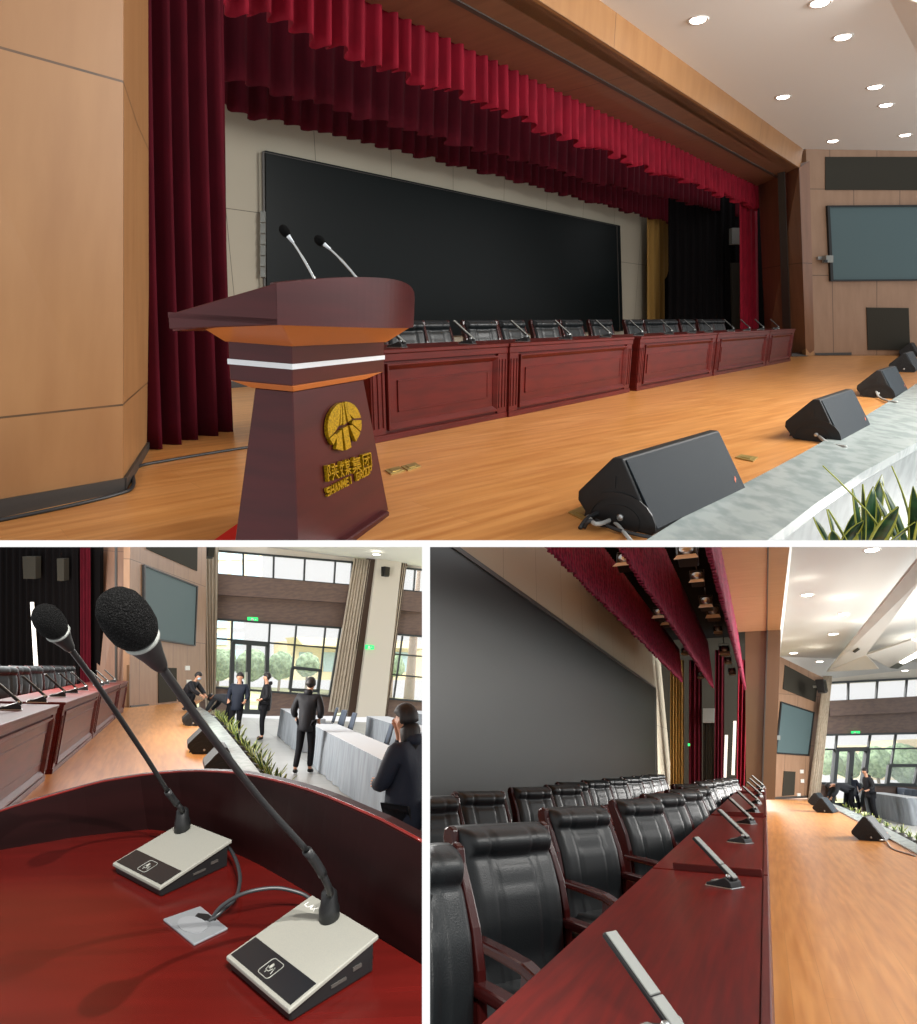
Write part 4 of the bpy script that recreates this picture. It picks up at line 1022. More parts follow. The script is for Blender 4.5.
def snake_plant(M, lab, group, n=9, L=.42, seed=1, spread=.5, w=.022, pot=True, pr=.12):
    rnd = random.Random(seed); t = thing('snake_plant', M, lab, 'plant', group); mb, me = MB(), MB()
    for k in range(n):
        a = 2*PI*k/n+rnd.uniform(-.4, .4); r = rnd.uniform(.1, 1)
        out = Vector((math.cos(a), math.sin(a), 0)); d = (Vector((0, 0, 1))+out*spread*r).normalized()
        sd = out.cross(Vector((0, 0, 1))).normalized(); sd = (sd+out*rnd.uniform(-.6, .6)).normalized()
        leaf(mb, me, out*.03*r+Vector((0, 0, .05)), d, sd, L*rnd.uniform(.6, 1.05), w*rnd.uniform(.8, 1.2), out*rnd.uniform(.05, .3))
    obj('leaves', mb, M_['leaf'], t); obj('leaf_margin', me, M_['leaf_edge'], t, label='yellow margins of the leaves')
    if pot: obj('pot', MB().lathe([(pr*.7, -.12), (pr, .05), (pr*.9, .05), (pr*.85, .04)], seg=16), M_['pot'], t)
    return t
for (u, v, dd, L, nn, sd, sp_, w) in ((912, 585, 2.75, .55, 16, 3, .6, 'large one at the right edge'), (862, 572, 2.8, .36, 10, 5, .6, 'middle one by the kerb'), (836, 560, 2.9, .22, 6, 8, .6, 'small one at the bottom edge')):
    snake_plant(A.frame(ray(u, v)*dd, rowA), 'yellow edged snake plant in front of the kerb, ' + w, 'snake plants in front of the kerb in the top picture', nn, L, sd, sp_, w=.034)
# ================================================================ LOWER LEFT PICTURE: over the lectern into the hall
CUR[0] = 'B'
ORD = 'one two three four five six seven eight nine ten eleven twelve thirteen fourteen fifteen'.split()
B = Hall(195, 665, .0385, 1.35, 'B'); nB = B.n; HB = -.65     # HB: hall floor below the stage
rowB = B.d(178)
# stage floor, kerb, hall floor
inn = [(191, 707), (198, 714), (207, 724), (221, 746), (236, 771), (250, 796), (275, 840), (330, 930)]
out = [(200, 708), (208, 713), (217, 721), (238, 747), (262, 778), (285, 810), (325, 860)]
fp = [B.pt(u, v) for u, v in inn]+[B.pt(60, 1100), B.pt(-160, 900), B.pt(-30, 698), B.pt(204, 698)]
struct('floor', flat(fp, nB, .06, B.d(150), o=B.pt(150, 740)), M_['floor'], label='orange stage floor of the lower left picture')
pi = resample([B.pt(u, v) for u, v in inn], 16); po = resample([B.pt(u, v) for u, v in out], 16)
def kerb(pi, po, n, name, lab, drop):
    k = len(pi)-1; N = k+1
    vs = [p+n*.03 for p in pi]+[p+n*.03 for p in po]+[p-n*.06 for p in pi]+[p-n*drop for p in po]
    mb = MB(); mb.add(vs, [(i, i+1, N+i+1, N+i) for i in range(k)]+[(2*N+i, 3*N+i, 3*N+i+1, 2*N+i+1) for i in range(k)]+[(i, 2*N+i, 2*N+i+1, i+1) for i in range(k)]+[(N+i, N+i+1, 3*N+i+1, 3*N+i) for i in range(k)]+[(0, N, 3*N, 2*N), (k, 2*N+k, 3*N+k, N+k)])
    return struct(name, mb, M_['marble'], label=lab)
kerb(pi, po, nB, 'trim_5', 'pale kerb of the stage in the lower left picture', .64)
hp = [B.pt(100, 712, HB), B.pt(700, 735, HB), B.pt(1100, 1200, HB), B.pt(180, 1200, HB)]
struct('floor_hall', flat(hp, nB, .05, rowB), M_['hallfloor'], label='grey tiled hall floor of the lower left picture')
# row of snake plants along the kerb
rnd = random.Random(5); first = None
for k in range(15):
    u0 = 214+62*(k/14.)**1.25; v0 = 713.5+76*(k/14.)**1.35
    M = B.frame(B.pt(u0+3, v0+5, -.15), rowB) @ Matrix.Rotation(k*1.3, 4, 'Z'); lab = 'snake plant of the row along the pale kerb, number %s from the glass door' % ORD[k]
    if first is None: first = snake_plant(M, lab, 'snake plants along the kerb in the lower left picture', 8, .27, 11, .8, w=.022)
    else: dup(first, M @ Matrix.Scale(rnd.uniform(.85, 1.15), 4), lab)
# black stage house, wings
base = B.pt(97, 706); S1 = (base, Vector((0, -1, 0)))
struct('wall_stage', panel(S1, [(-200, 760), (100, 706), (100, 400), (-200, 400)], -.2), M_['black_cloth'])
def bpanel(name, px, t, off, m, lab, cat):
    o = obj(name, panel(S1, px, t, off), m); return tag(o, lab, cat)
hang('stage_curtain', (base, Vector((0, -1, 0))), [(80, 530), (90, 530)], [(80.5, 706), (90.5, 706)], 3, .06, M_['velvet_dark'], 'narrow dark red curtain beside the brown column, lower left picture', 'curtain', off=.4)
hang('black_drape', (base, Vector((0, -1, 0))), [(0, 530), (28, 530), (78, 530)], [(0, 709), (28, 708), (80, 707)], 12, .08, M_['black_cloth'], 'black drapes behind the stage chairs, lower left picture', 'curtain', off=.3)
bpanel('wing_box', [(28, 556), (41, 556), (41, 578), (29, 578)], .25, .6, M_['dark_panel'], 'grey box high in the black wing, left one above the pale gap', 'box')
bpanel('wing_box', [(62, 558), (69, 558), (69, 580), (62.5, 580)], .25, .6, M_['dark_panel'], 'grey box high in the black wing, right one nearer the red curtain', 'box')
o = obj('strip_light', panel(S1, [(31, 602), (34, 602), (38.5, 670), (35, 671)], .04, .7), mat('daylight gap', '#ffffff', .5, emit='#f4ecdf', emits=.9)); tag(o, 'tall narrow white strip of light in the black wing behind the small microphone', 'light')
# column and hall wall
k0, k1, k2 = B.pt(97, 706.5), B.pt(116, 707.2), B.pt(129.5, 707.5)
struct('column_reveal', wall([k0, k2, B.top(k2, 130, 500), B.top(k0, 96, 500)], Vector((0, .3, 0)), nB), M_['wood_prosc'], label='brown wood reveal column of the lower left picture')
struct('trim_6', panel((k0, Vector((0, -1, 0))), [(115.5, 707), (117.5, 707), (117.5, 500), (115.5, 500)], .05, .02), M_['base'])
struct('column_edge', panel((k2, Vector((0, -1, 0))), [(127.3, 707), (130, 707), (130.7, 500), (128.3, 500)], .05, .05), M_['wood_wall'])
h0 = B.pt(129.5, 707.5); h1 = B.pt(205, 699.6)
HWB = B.vpl(h0, h1)
struct('wall_right', wall([h0, h1, hit(HWB, 207, 480), hit(HWB, 130.5, 480)], -HWB[1]*.2, nB), M_['wood_hall'])
struct('baseboard_hall', panel(HWB, [(130, 707.4), (148, 705.5), (148, 704), (130, 705.5)], .03), M_['base'])
struct('panel_recess', panel(HWB, [(146, 530), (197, 540), (196.5, 571), (146, 549)], .03), M_['dark_panel'])
t = thing('projection_screen', B.frame(hit(HWB, 167, 638), h1-h0), 'dark blue grey side screen on the wooden wall behind the large microphone', 'screen')
obj('canvas', panel(HWB, [(142.5, 565.5), (195.5, 586.5), (193, 645), (142.5, 637)], .05), M_['projection'], t, world=True)
obj('frame', frame_mesh(HWB, [(142, 564.5), (196.2, 586), (193.7, 646), (142, 638.2)], .08, .08), M_['black'], t, world=True)
o = obj('vent_panel', panel(HWB, [(158, 667.5), (176, 668), (176, 701), (158, 703)], .03), M_['dark_panel']); tag(o, 'square dark cloth panel low on the wall below the side screen, lower left picture', 'panel')
for u, v, w in ((187, 668, 'upper one'), (188.5, 682, 'lower one')):
    o = obj('wall_plate', panel(HWB, [(u-2.2, v-2.2), (u+2.2, v-2.2), (u+2.2, v+2.2), (u-2.2, v+2.2)], .03), M_['white']); tag(o, 'small white wall plate right of the dark cloth panel, '+w, 'wall plate')
# window wall
wb = B.pt(243, 713.5, HB); WB = B.vpl(wb, wb+B.d(1570)*3)
def wq(*px): return px
def wallpiece(name, px, m, t=.3, off=0, lab=None):
    return struct(name, panel(WB, px, -t if off == 0 else t, off), m, label=lab)
wallpiece('wall_cornice', [(195, 520), (440, 541), (440, 572), (351, 562.5), (200, 548)], M_['cream'])
wallpiece('wall_spandrel', [(198, 572), (355, 586), (349, 628.5), (198, 617.5)], M_['spandrel'])
wallpiece('beam_spandrel', [(198, 573), (355, 586.5), (354, 604), (198, 594)], M_['spandrel'], .35, .01)
wallpiece('wall_wainscot', [(268, 691.5), (338, 695.5), (336, 716), (266, 716)], M_['spandrel'])
wallpiece('wall_wainscot', [(200, 686), (229, 688), (229, 716), (200, 716)], M_['spandrel'])
wallpiece('wall_spandrel', [(398, 590), (440, 594), (440, 637), (390, 633.5)], M_['spandrel'])
wallpiece('beam_spandrel', [(398, 591), (440, 595), (440, 615), (394, 610)], M_['spandrel'], .35, .01)
wallpiece('wall_wainscot', [(381, 699), (440, 703), (440, 720), (378, 718)], M_['spandrel'])
# windows: frames and a pane each
def window(name, outline, bars, wbar=.09, pane=True, wl=None):
    fr = MB(); n = len(outline)
    for a, b in zip(outline, outline[1:]+outline[:1]): px_bar(fr, WL[0], a, b, wbar, .12)
    for a, b in bars: px_bar(fr, WL[0], a, b, wbar*.8, .10)
    t = struct(name, fr, M_['frame'])
    g = MB(); P = [hit(WL[0], u, v, .03) for u, v in outline]; g.prism(P, WL[0][1]*.015)
    g.v = [t.matrix_world.inverted() @ p for p in g.v]
    o = obj('pane', g, M_['glass'], t)
    return t
WL = [WB]
window('window_1', [(216, 551), (352, 562.5), (350, 585.5), (216, 574.5)], [((243, 553), (243, 577)), ((273.5, 555.5), (273, 579)), ((304.5, 558.5), (303.5, 582)), ((335, 561), (333.5, 584.5))])
window('window_2', [(213, 619), (340, 628), (329, 696), (211, 687)], [((215, 638.5), (337, 648.5)), ((232, 620.5), (229.5, 688)), ((269.5, 623.5), (266, 692)), ((296, 626), (290, 693)), ((325, 628), (318, 695))])
window('window_3', [(292, 667.5), (320, 670.5), (317.5, 691), (289.5, 689.5)], [], .14)
window('window_4', [(401, 568), (440, 572), (440, 594.5), (399, 590)], [((414.5, 570), (413, 592))])
window('window_5', [(391, 634), (440, 638), (440, 703), (382.5, 698)], [((387, 653.5), (440, 658)), ((402, 636), (393, 700)), ((386, 674), (440, 679))])
# double door
t = struct('door_1', px_bar(px_bar(px_bar(MB(), WB, (232.5, 642), (267, 645), .16, .2), WB, (232.5, 642), (230, 713), .16, .2), WB, (267, 645), (264.5, 713.5), .16, .2), M_['frame'], label='glass double door of the window wall in the lower left picture')
inv = t.matrix_world.inverted()
def kid(name, mb, m, par):
    mb.v = [par.matrix_world.inverted() @ p for p in mb.v]; return obj(name, mb, m, par)
kid('door_leaf', px_bar(px_bar(MB(), WB, (248.5, 644), (246.5, 713), .20, .16), WB, (231, 711), (264, 712), .2, .15), M_['frame'], t)
kid('door_handle', px_bar(MB(), WB, (245.5, 672), (245.2, 688), .08, .25), M_['chrome'], t)
exit_sign(WB, [(247.4, 617), (257.7, 617.6), (257.7, 622.2), (247.4, 621.6)], 'green lit exit sign above the glass double door, lower left picture')
# curtains and pillar
Wf = shift(WB, .5)
hang('window_curtain', Wf, [(201, 535), (219, 537)], [(206, 714), (215.5, 714.5)], 5, .12, M_['curtain_beige'], 'beige floor length curtain at the left end of the window wall, beside the side screen', 'curtain', seed=8)
hang('window_curtain', Wf, [(354, 558), (370, 560)], [(328, 712), (347, 713)], 6, .14, M_['curtain_beige'], 'beige floor length curtain left of the pale pillar', 'curtain', seed=9)
hang('window_curtain', Wf, [(399, 562), (407, 563)], [(378, 714), (386, 715)], 4, .1, M_['curtain_beige'], 'narrow beige curtain right of the pale pillar', 'curtain', seed=10)
struct('wall_pillar', panel(WB, [(372, 540), (397, 540), (396, 561), (379, 716), (351, 716), (371.5, 559)], .7, .01), M_['cream'], label='pale pillar between the window bays, lower left picture')
struct('trim_7', panel(WB, [(364, 540), (372.5, 540), (371.5, 559), (351, 716), (344, 716), (364, 559)], .5, .01), M_['wood_prosc'])
struct('trim_8', panel(WB, [(396, 540), (403, 540), (402.6, 562), (383, 716), (378, 716), (395.5, 561)], .5, .01), M_['wood_prosc'])
Wp = shift(WB, .75)
exit_sign(Wp, [(365, 644.8), (373.5, 645.4), (373.5, 649.6), (365, 649)], 'green lit exit sign on the pale pillar')
wall_speaker(B.frame(hit(shift(WB, 1.0), 385, 576.5), -WB[1].cross(nB)) @ Matrix.Rotation(.3, 4, 'Z'), 'black loudspeaker high on the pale pillar')
wall_speaker(B.frame(hit(shift(WB, 1.6), 206.5, 558), -WB[1].cross(nB)) @ Matrix.Rotation(.7, 4, 'Z') @ Matrix.Scale(1.3, 4), 'black loudspeaker at the ceiling above the left window curtain, lower left picture')
# ceiling strip
hz = B.height(hit(WB, 400, 566)); cq = [hit(WB, 196, 535), hit(WB, 440, 570), ray(560, 470)*16, ray(240, 470)*16]
cq = [hit(WB, 255, 545.5), hit(WB, 440, 569.5), hit(B.hpl(hz), 560, 480), hit(B.hpl(hz), 240, 480)]
struct('ceiling', MB().add([*cq, *[p+nB*.15 for p in cq]], [(0, 1, 2, 3), (7, 6, 5, 4), (0, 4, 5, 1), (1, 5, 6, 2), (2, 6, 7, 3), (3, 7, 4, 0)]), M_['white'], label='strip of white ceiling, lower left picture')
o = thing('downlight', B.frame(hit(B.hpl(hz-.08), 376.5, 554.5), rowB), 'lit recessed lamp in the strip of ceiling, lower left picture', 'ceiling lamp')
obj('rim', MB().lathe([(.16, .0), (.20, -.015), (.21, 0)], seg=18), M_['white'], o); obj('bulb', MB().lathe([(.005, -.02), (.15, -.012), (.16, 0)], seg=18), M_['lamp'], o)

# outside
def outside(X, lawn_px, fac, glz, bushes, tag_):
    n = X.n; h = HB-.1
    struct('ground_outside', flat([X.pt(u, v, h) for u, v in lawn_px], n, .05, X.d(lawn_px[0][0])), M_['lawn'])
    return
lw = [B.pt(205, 712.5, HB-.1), B.pt(460, 718, HB-.1)]
dirw = (lw[1]-lw[0]).normalized(); awy = -WB[1]
a_, b_ = lw[0]+awy*.5-dirw*10, lw[1]+awy*.5+dirw*8
struct('ground_outside', flat([a_, b_, b_+awy*45, a_+awy*45], nB, .05, dirw), M_['lawn'], label='pale lawn outside the windows, lower left picture')
daylight((a_+b_)/2+awy*16, nB, 26, 14000)
OB = (wb+awy*24, WB[1])
t = thing('building', Matrix.Translation(hit(OB, 320, 680)), 'cream building with a flat canopy outside the windows, lower left picture', 'building')
obj('wall', panel(OB, [(287, 641), (420, 645), (440, 680), (287, 680)], -4), M_['facade'], t, world=True)
obj('canopy', panel(OB, [(285, 638), (345, 640), (440, 644), (440, 650), (292, 646)], 3), M_['facade'], t, world=True)
for k in range(5): obj('window', panel(OB, [(299+k*24, 652), (312+k*24, 652.5), (312+k*24, 672), (299+k*24, 671.5)], .1), M_['facade_glass'], t, world=True)
t = thing('building', Matrix.Translation(hit(OB, 235, 680)), 'pale blue glass building seen at the left of the window wall, lower left picture', 'building')
obj('wall', panel(OB, [(200, 540), (262, 540), (262, 585), (232, 585), (232, 680), (200, 680)], -4, -2), M_['facade'], t, world=True)
for r_ in range(7):
    for c_ in range(3):
        if r_ > 2 and c_ > 1: continue
        u, v = 215+c_*16, 548+r_*17; obj('window', panel(OB, [(u, v), (u+12, v), (u+12, v+12), (u, v+12)], .1, -2), M_['facade_glass'], t, world=True)
def sh(X, wpl, u, v, r, dist, lab, group, seed):
    c = hit((wpl[0]-wpl[1]*dist, wpl[1]), u, v); p = c-X.n*(X.height(c)-(HB-.1)); shrub(p, r, X.n, lab, group, seed=seed, lift=(c-p).length)
for k, (u, r) in enumerate(((220, .95), (251, .95), (281, .85), (308, .75), (393, .8))):
    sh(B, WB, u, 665, r, 12, ('rounded shrub outside left of the glass door', 'rounded shrub outside seen through the glass door', 'rounded shrub outside just right of the glass door', 'smaller rounded shrub outside above the opening window', 'rounded shrub outside right of the pale pillar')[k]+', lower left picture', 'shrubs outside the windows, lower left picture', k+2)
p = hit((wb+awy*7, WB[1]), 409, 690); p = p-nB*(B.height(p)-(HB-.1)); q = hit((wb+awy*7, WB[1]), 414, 632); r2 = hit((wb+awy*7, WB[1]), 419, 570); r3 = hit((wb+awy*7, WB[1]), 400, 600)
t = thing('tree', Matrix.Translation(p), 'bare leaning tree trunk outside right of the pale pillar', 'tree')
mb = MB().tube([p, lerp(p, q, .5), q, r2], [.35, .3, .25, .12], 10).tube([q, lerp(q, r3, .5)+nB*.3, r3], [.14, .1, .05], 8); mb.v = [p_-p for p_ in mb.v]; obj('trunk', mb, M_['bark'], t)

# stage desks and chairs
dk = [((-40, 853.5), (43.5, 781), 'nearest, cut by the left edge', 0), ((51, 774.3), (91, 739.6), 'second, in the middle', 0), ((91.8, 739), (113.5, 720), 'third', 0), ((114, 719.6), (123, 712), 'farthest, beside the brown column', 0)]
deskpl = []
for a, b, w, _ in dk:
    p, q = B.pt(*a), B.pt(*b); L = (q-p).length
    desk_unit(B.frame(p, q-p), L, .84, .75, 'panelled mahogany conference desk left of the large microphone, ' + w, 'conference desks in the lower left picture'); deskpl.append((a[0], b[0], B.vpl(p, q), (q-p).normalized()))
first = None
for k, (u, w) in enumerate(((17.5, 'leftmost of six'), (30, 'second of six from the left'), (43, 'third of six from the left'), (55, 'fourth of six from the left'), (66.5, 'fifth of six from the left'), (76, 'rightmost of six'))):
    pl, d = deskat(u); p = hit(shift(pl, -1.15), u, 660); p = p-nB*B.height(p)
    M = B.frame(p, d) @ Matrix.Rotation(math.radians(180-38), 4, 'Z') @ Matrix.Scale(1.13, 4); lab = 'black leather executive chair, lower left picture, '+w
    if first is None: first = make_chair(M, lab, 'executive chairs in the lower left picture')
    else: dup(first, M, lab)
first = None
for k, (u, w) in enumerate(((22, 'leftmost'), (47, 'second from the left'), (66, 'third from the left'), (78, 'fourth from the left'), (88, 'fifth from the left'), (104, 'third from the right'), (109, 'second from the right'), (116, 'rightmost'))):
    pl, d = deskat(u); p = hit(shift(pl, -.25), u, 660); p = p-nB*(B.height(p)-.84)
    M = B.frame(p, d) @ Matrix.Rotation(math.radians(180+10), 4, 'Z'); lab = 'slanted conference microphone on the stage desks, lower left picture, '+w
    if first is None: first = make_conference_unit(M, lab, 'conference microphones in the lower left picture', 1.45)
    else: dup(first, M, lab)
first = None
for (u, v, w) in ((201, 726, 'far one beside the crouching person'), (215, 754, 'middle one, crossed by the microphone neck'), (239, 778, 'near one, low behind the lectern rim')):
    M = B.frame(B.pt(u, v), rowB); lab = 'black wedge stage monitor, lower left picture, '+w
    if first is None: first = floor_monitor(M, lab, 'stage monitors in the lower left picture', W=.7, D=.42, Hh=.36)
    else: dup(first, M, lab)
# hall tables and chairs
rB = B.d(195); sB = rB.cross(nB).normalized()          # sB points right, away from the stage
e0 = B.pt(307.6, 761, HB)
tl = []
def trow(p, L, lab): return draped_table(p, rB, L, .80, .62, nB, lab, 'cloth covered tables in the hall, lower left picture')
M2 = lambda p: p
def tb(off, a, L, lab):
    p = e0+sB*off+rB*a
    M = Matrix((-rB, sB, nB)).transposed()
    return draped_table2(p, L, lab)
def draped_table2(p, L, lab): return draped_table(p, -rB if False else rB, L, .80, .6, nB, lab, 'cloth covered tables in the hall, lower left picture')
for off, a, L, lab in ((.6, -8.4, 8.4, 'long cloth covered table, nearest, running behind the woman'), (.6, 1.5, 4.2, 'cloth covered table left of the standing man seen from behind'), (2.6, -3.2, 6.0, 'cloth covered table of the second row behind the man seen from behind'), (4.6, -4.0, 4.2, 'cloth covered table of the third row near the pillar'), (4.6, 1.2, 4.5, 'cloth covered table of the third row, far part'), (6.6, -4.5, 6.0, 'cloth covered table of the fourth row at the right edge')):
    draped_table(e0+sB*off+rB*a, rB, L, .80, .6, nB, lab, 'cloth covered tables in the hall, lower left picture')
first = None; kk = 0
for off, spots in ((1.15, (-4.3, -2.9, -1.5, 2.0, 3.2, 4.4)), (3.15, (-2.6, -1.4, -.2, 1.0)), (5.15, (-3.2, -1.9, -.6, 1.6, 2.8)), (7.15, (-3.0, -1.5))):
    for a in spots:
        M = B.frame(e0+sB*off+rB*a, -rB) @ Matrix.Rotation(PI+.15*math.sin(kk*2.1), 4, 'Z'); lab = 'blue grey meeting chair at the cloth covered tables, %s row, %s from the camera' % ({1.15: 'nearest', 3.15: 'second', 5.15: 'third', 7.15: 'fourth'}[off], ('nearest', 'second', 'third', 'fourth', 'fifth', 'sixth')[spots.index(a)])
        if first is None:
            first = thing('meeting_chair', M, lab, 'chair', 'meeting chairs in the hall, lower left picture'); meeting_chair_parts(first)
        else: dup(first, M, lab)
        kk += 1
# people
def pers(X, u, v, h, face_u, lab, J, coat, **k):
    p = X.pt(u, v, h); d = X.d(face_u) if isinstance(face_u, (int, float)) else face_u
    y = (d-X.n*d.dot(X.n)).normalized(); x = y.cross(X.n)
    M = X.frame(p, x, lean=k.pop('lean', 0)); return person(M, lab, J, coat, **k)
right = Vector((1, 0, 0)); away = Vector((0, 1, 0)); toward = Vector((0, -1, 0))
pers(B, 302, 774, HB, away+right*.1, 'person in a black padded coat walking away beside the cloth covered tables', stand(0, .03, .05, step=.08), 'coat', sc=1.05)
pers(B, 261, 740, HB, -right+toward*.3, 'person in a dark coat standing sideways, facing left, near the glass door', stand(-.02, .0, .12, bend=.16), 'coat', sc=1.06)
pers(B, 233, 740, HB, toward+right*.1, 'person in a dark coat facing the camera in front of the glass door', stand(0, .0, .10, bend=.12), 'coat_blue', sc=1.05)
pers(B, 226, 733, HB, -right+away*.2, 'person in a dark grey coat bending over the kerb, lower left picture', bent(), 'coat_grey', sc=1.05, hood=False)
pers(B, 186.5, 711, 0, right+toward*.2, 'person in black crouching beside the far stage monitor', crouch(), 'coat', mask=True, hood=False)
J = stand(0, .05, .1); J['elL'] = (.30, .16, 1.16); J['wrL'] = (.10, .16, 1.50); J['elR'] = (-.22, .10, 1.12); J['wrR'] = (-.05, .26, 1.10)
J['face'] = (0, 1, 0)
pw = ray(407, 757)*5.4; pw = pw-nB*(B.height(pw)-HB)
y = (-right*.9+away*.45); y = (y-nB*y.dot(nB)).normalized()
person(B.frame(pw, y.cross(nB)), 'woman with long dark hair holding a hand to her face, at the right', J, 'coat_blue', long_hair=True, sc=.99)

# ---- the lectern top with its two desk microphones
T = Hall(982, 382, (382-575)/(982+219), 1.0, 'T')
Ld = (T.pt(226, 956)-T.pt(289, 1010)).length
T.H = .135/Ld                                     # width of a unit 135 mm
A_, B_, C_, D_ = [T.pt(*q) for q in ((226, 956), (309, 893), (374.5, 932.5), (289, 1010))]
wx = ((D_-A_)+(C_-B_)).normalized(); wy = T.n.cross(wx).normalized()
if wy.dot(B_-A_) < 0: wy = -wy
wedge = math.radians(11)
Rw = Matrix.Rotation(-wedge, 3, wx); nD = (Rw @ T.n).normalized(); dY = (Rw @ wy).normalized()
if (B_-A_).dot(nD) < 0:
    Rw = Matrix.Rotation(wedge, 3, wx); nD = (Rw @ T.n).normalized(); dY = (Rw @ wy).normalized()
UW, UL = (D_-A_).length, ((B_-A_).length+(C_-D_).length)/2
h0u = .016                                        # thickness at the front edge
deskO = A_-nD*h0u
DP = (deskO, nD)                                  # plane of the lectern top
DH_ = Hall.__new__(Hall); DH_.n = nD; DH_.H = -deskO.dot(nD)
def dpt(u, v, h=0): return hit((deskO+nD*h, nD), u, v)
rimb = [(-60, 861), (0, 850), (82, 836), (150, 829), (180, 832), (213, 843), (255, 862), (302, 889), (372, 934), (421, 964), (470, 996)]
rimt = [(-60, 836), (0, 812), (36, 801), (100, 783), (150, 775), (190, 772), (230, 773.5), (262, 779), (300, 789), (330, 800), (380, 822), (422, 844.5), (480, 875)]
def pxres(path, n): return [(p.x, p.y) for p in resample([Vector((a, b, 0)) for a, b in path], n)]
N = 30; rb, rt = pxres(rimb, N), pxres(rimt, N)
PB = [dpt(*q) for q in rb]; PT = [DH_.top(p, *q) for p, q in zip(PB, rt)]
lt = thing('lectern', Matrix.Translation(dpt(211, 900)), 'lectern seen from the speaker side, red mahogany top inside a raised dark rim', 'lectern')
near = [dpt(470, 1100), dpt(-60, 1100)]
obj('reading_top', MB().prism(PB+near, -nD*.03), mat('polished lectern top', '#490d0a', .25, spec=.4, noise=((4, 60, 60), '#3f0b08', .35, .68)), lt, world=True)
outw = []
for i in range(N+1):
    tdir = (PB[min(i+1, N)]-PB[max(i-1, 0)]).normalized(); o_ = tdir.cross(nD).normalized()
    if o_.y < 0: o_ = -o_
    outw.append(o_)
th = .022; mb = MB()
W_ = N+1; vs = [p-nD*.02 for p in PB]+PT+[p+o_*th for p, o_ in zip(PT, outw)]+[p+o_*th-nD*.2 for p, o_ in zip(PB, outw)]
mb.add(vs, [(k*W_+i, k*W_+i+1, ((k+1) % 4)*W_+i+1, ((k+1) % 4)*W_+i) for k in range(4) for i in range(N)]+[(0, W_, 2*W_, 3*W_), (N, 3*W_+N, 2*W_+N, W_+N)])
obj('rim', mb, M_['mahog_dark'], lt, world=True)
mb = MB(); vs = [p+nD*.001 for p in PT]+[p+o_*.003+nD*.001 for p, o_ in zip(PT, outw)]
def bead(path, r): return MB().tube(path, r, 6)
obj('rim_edge', bead([p+o_*.004+nD*.001 for p, o_ in zip(PT, outw)], .0022), M_['mahog_top'], lt, world=True, label='polished red edge line of the rim')
# desk microphone units
def mic_unit(O, X, Y, Z, lab):
    M = Matrix((X, Y, Z)).transposed().to_4x4(); M.translation = O
    t = thing('desk_microphone', M, lab, 'microphone', 'gooseneck desk microphones on the lectern, lower left picture')
    w, l = UW, UL*math.cos(wedge); tn = math.tan(wedge); zf = h0u-.002
    obj('base', MB().prism([(.003, .004, .0), (.003, l-.006, 0), (.003, l-.004, zf-.003+tn*l), (.003, .002, zf-.003)], (w-.006, 0, 0)), M_['black'], t, bevel=.002)
    def tp(x, y, off=0): return Vector((x, y, zf+tn*y+off))
    obj('top_plate', MB().prism([tp(0, 0, -.003), tp(w, 0, -.003), tp(w, l, -.003), tp(0, l, -.003)], (0, 0, .005)), M_['plate_silver'], t, bevel=.0012, seg=2)
    obj('key_panel', MB().prism([tp(.004, .004, .0015), tp(w-.004, .004, .0015), tp(w-.004, l*.30, .0015), tp(.004, l*.30, .0015)], (0, 0, .0012)), M_['key_glass'], t)
    # key: rounded square outline with a microphone sign
    c = (w*.5, l*.16); q = .011; mb = MB(); z = .0031
    pts = []
    for sx, sy, a0 in ((1, 1, 0), (-1, 1, 90), (-1, -1, 180), (1, -1, 270)):
        for k in range(5):
            a = math.radians(a0+k*22.5); pts.append((c[0]+sx*(q-.004)+.004*math.cos(a), c[1]+sy*(q-.004)+.004*math.sin(a)))
    pts.append(pts[0]); mb.tube([tp(x, y, z) for x, y in pts], .0005, 5)
    obj('key_outline', mb, M_['plate_silver'], t)
    mb = MB().tube([tp(c[0]-.002, c[1]-.001, z), tp(c[0]-.002, c[1]+.005, z)], .0016, 6).tube([tp(c[0]-.006, c[1]+.001, z), tp(c[0]-.0045, c[1]-.004, z), tp(c[0]+.001, c[1]-.004, z), tp(c[0]+.003, c[1]+.001, z)], .0005, 5).tube([tp(c[0]-.002, c[1]-.004, z), tp(c[0]-.002, c[1]-.007, z)], .0005, 5).tube([tp(c[0]+.004, c[1]+.003, z), tp(c[0]+.007, c[1]-.005, z)], .0005, 5)
    obj('key_symbol', mb, M_['plate_silver'], t)
    # maker's letters near the back left corner
    mb = MB(); x0, y0 = w*.06, l*.85; s_ = .0068
    for i, c_ in enumerate('LAX'):
        for a, b, c2, d2 in LET[c_]:
            P, Q = tp(x0+(i*1.25+a)*s_*.9, y0+b*s_, .0022), tp(x0+(i*1.25+c2)*s_*.9, y0+d2*s_, .0022)
            mb.tube([P, Q], .0005, 4)
    obj('lettering', mb, M_['white'], t, label='small white letters LAX')
    obj('side_socket', MB().box(w-.0035, w-.0015, l*.70, l*.80, .014, .018).box(w-.0035, w-.0015, l*.45, l*.62, .010, .013), M_['base'], t)
    return t, tp
M_['plate_silver'] = mat('silver enamel', '#80807a', .5, metal=.15, noise=(900, '#86867d', .4, .6))
M_['key_glass'] = mat('smoked key glass', '#14181c', .15, spec=.4)
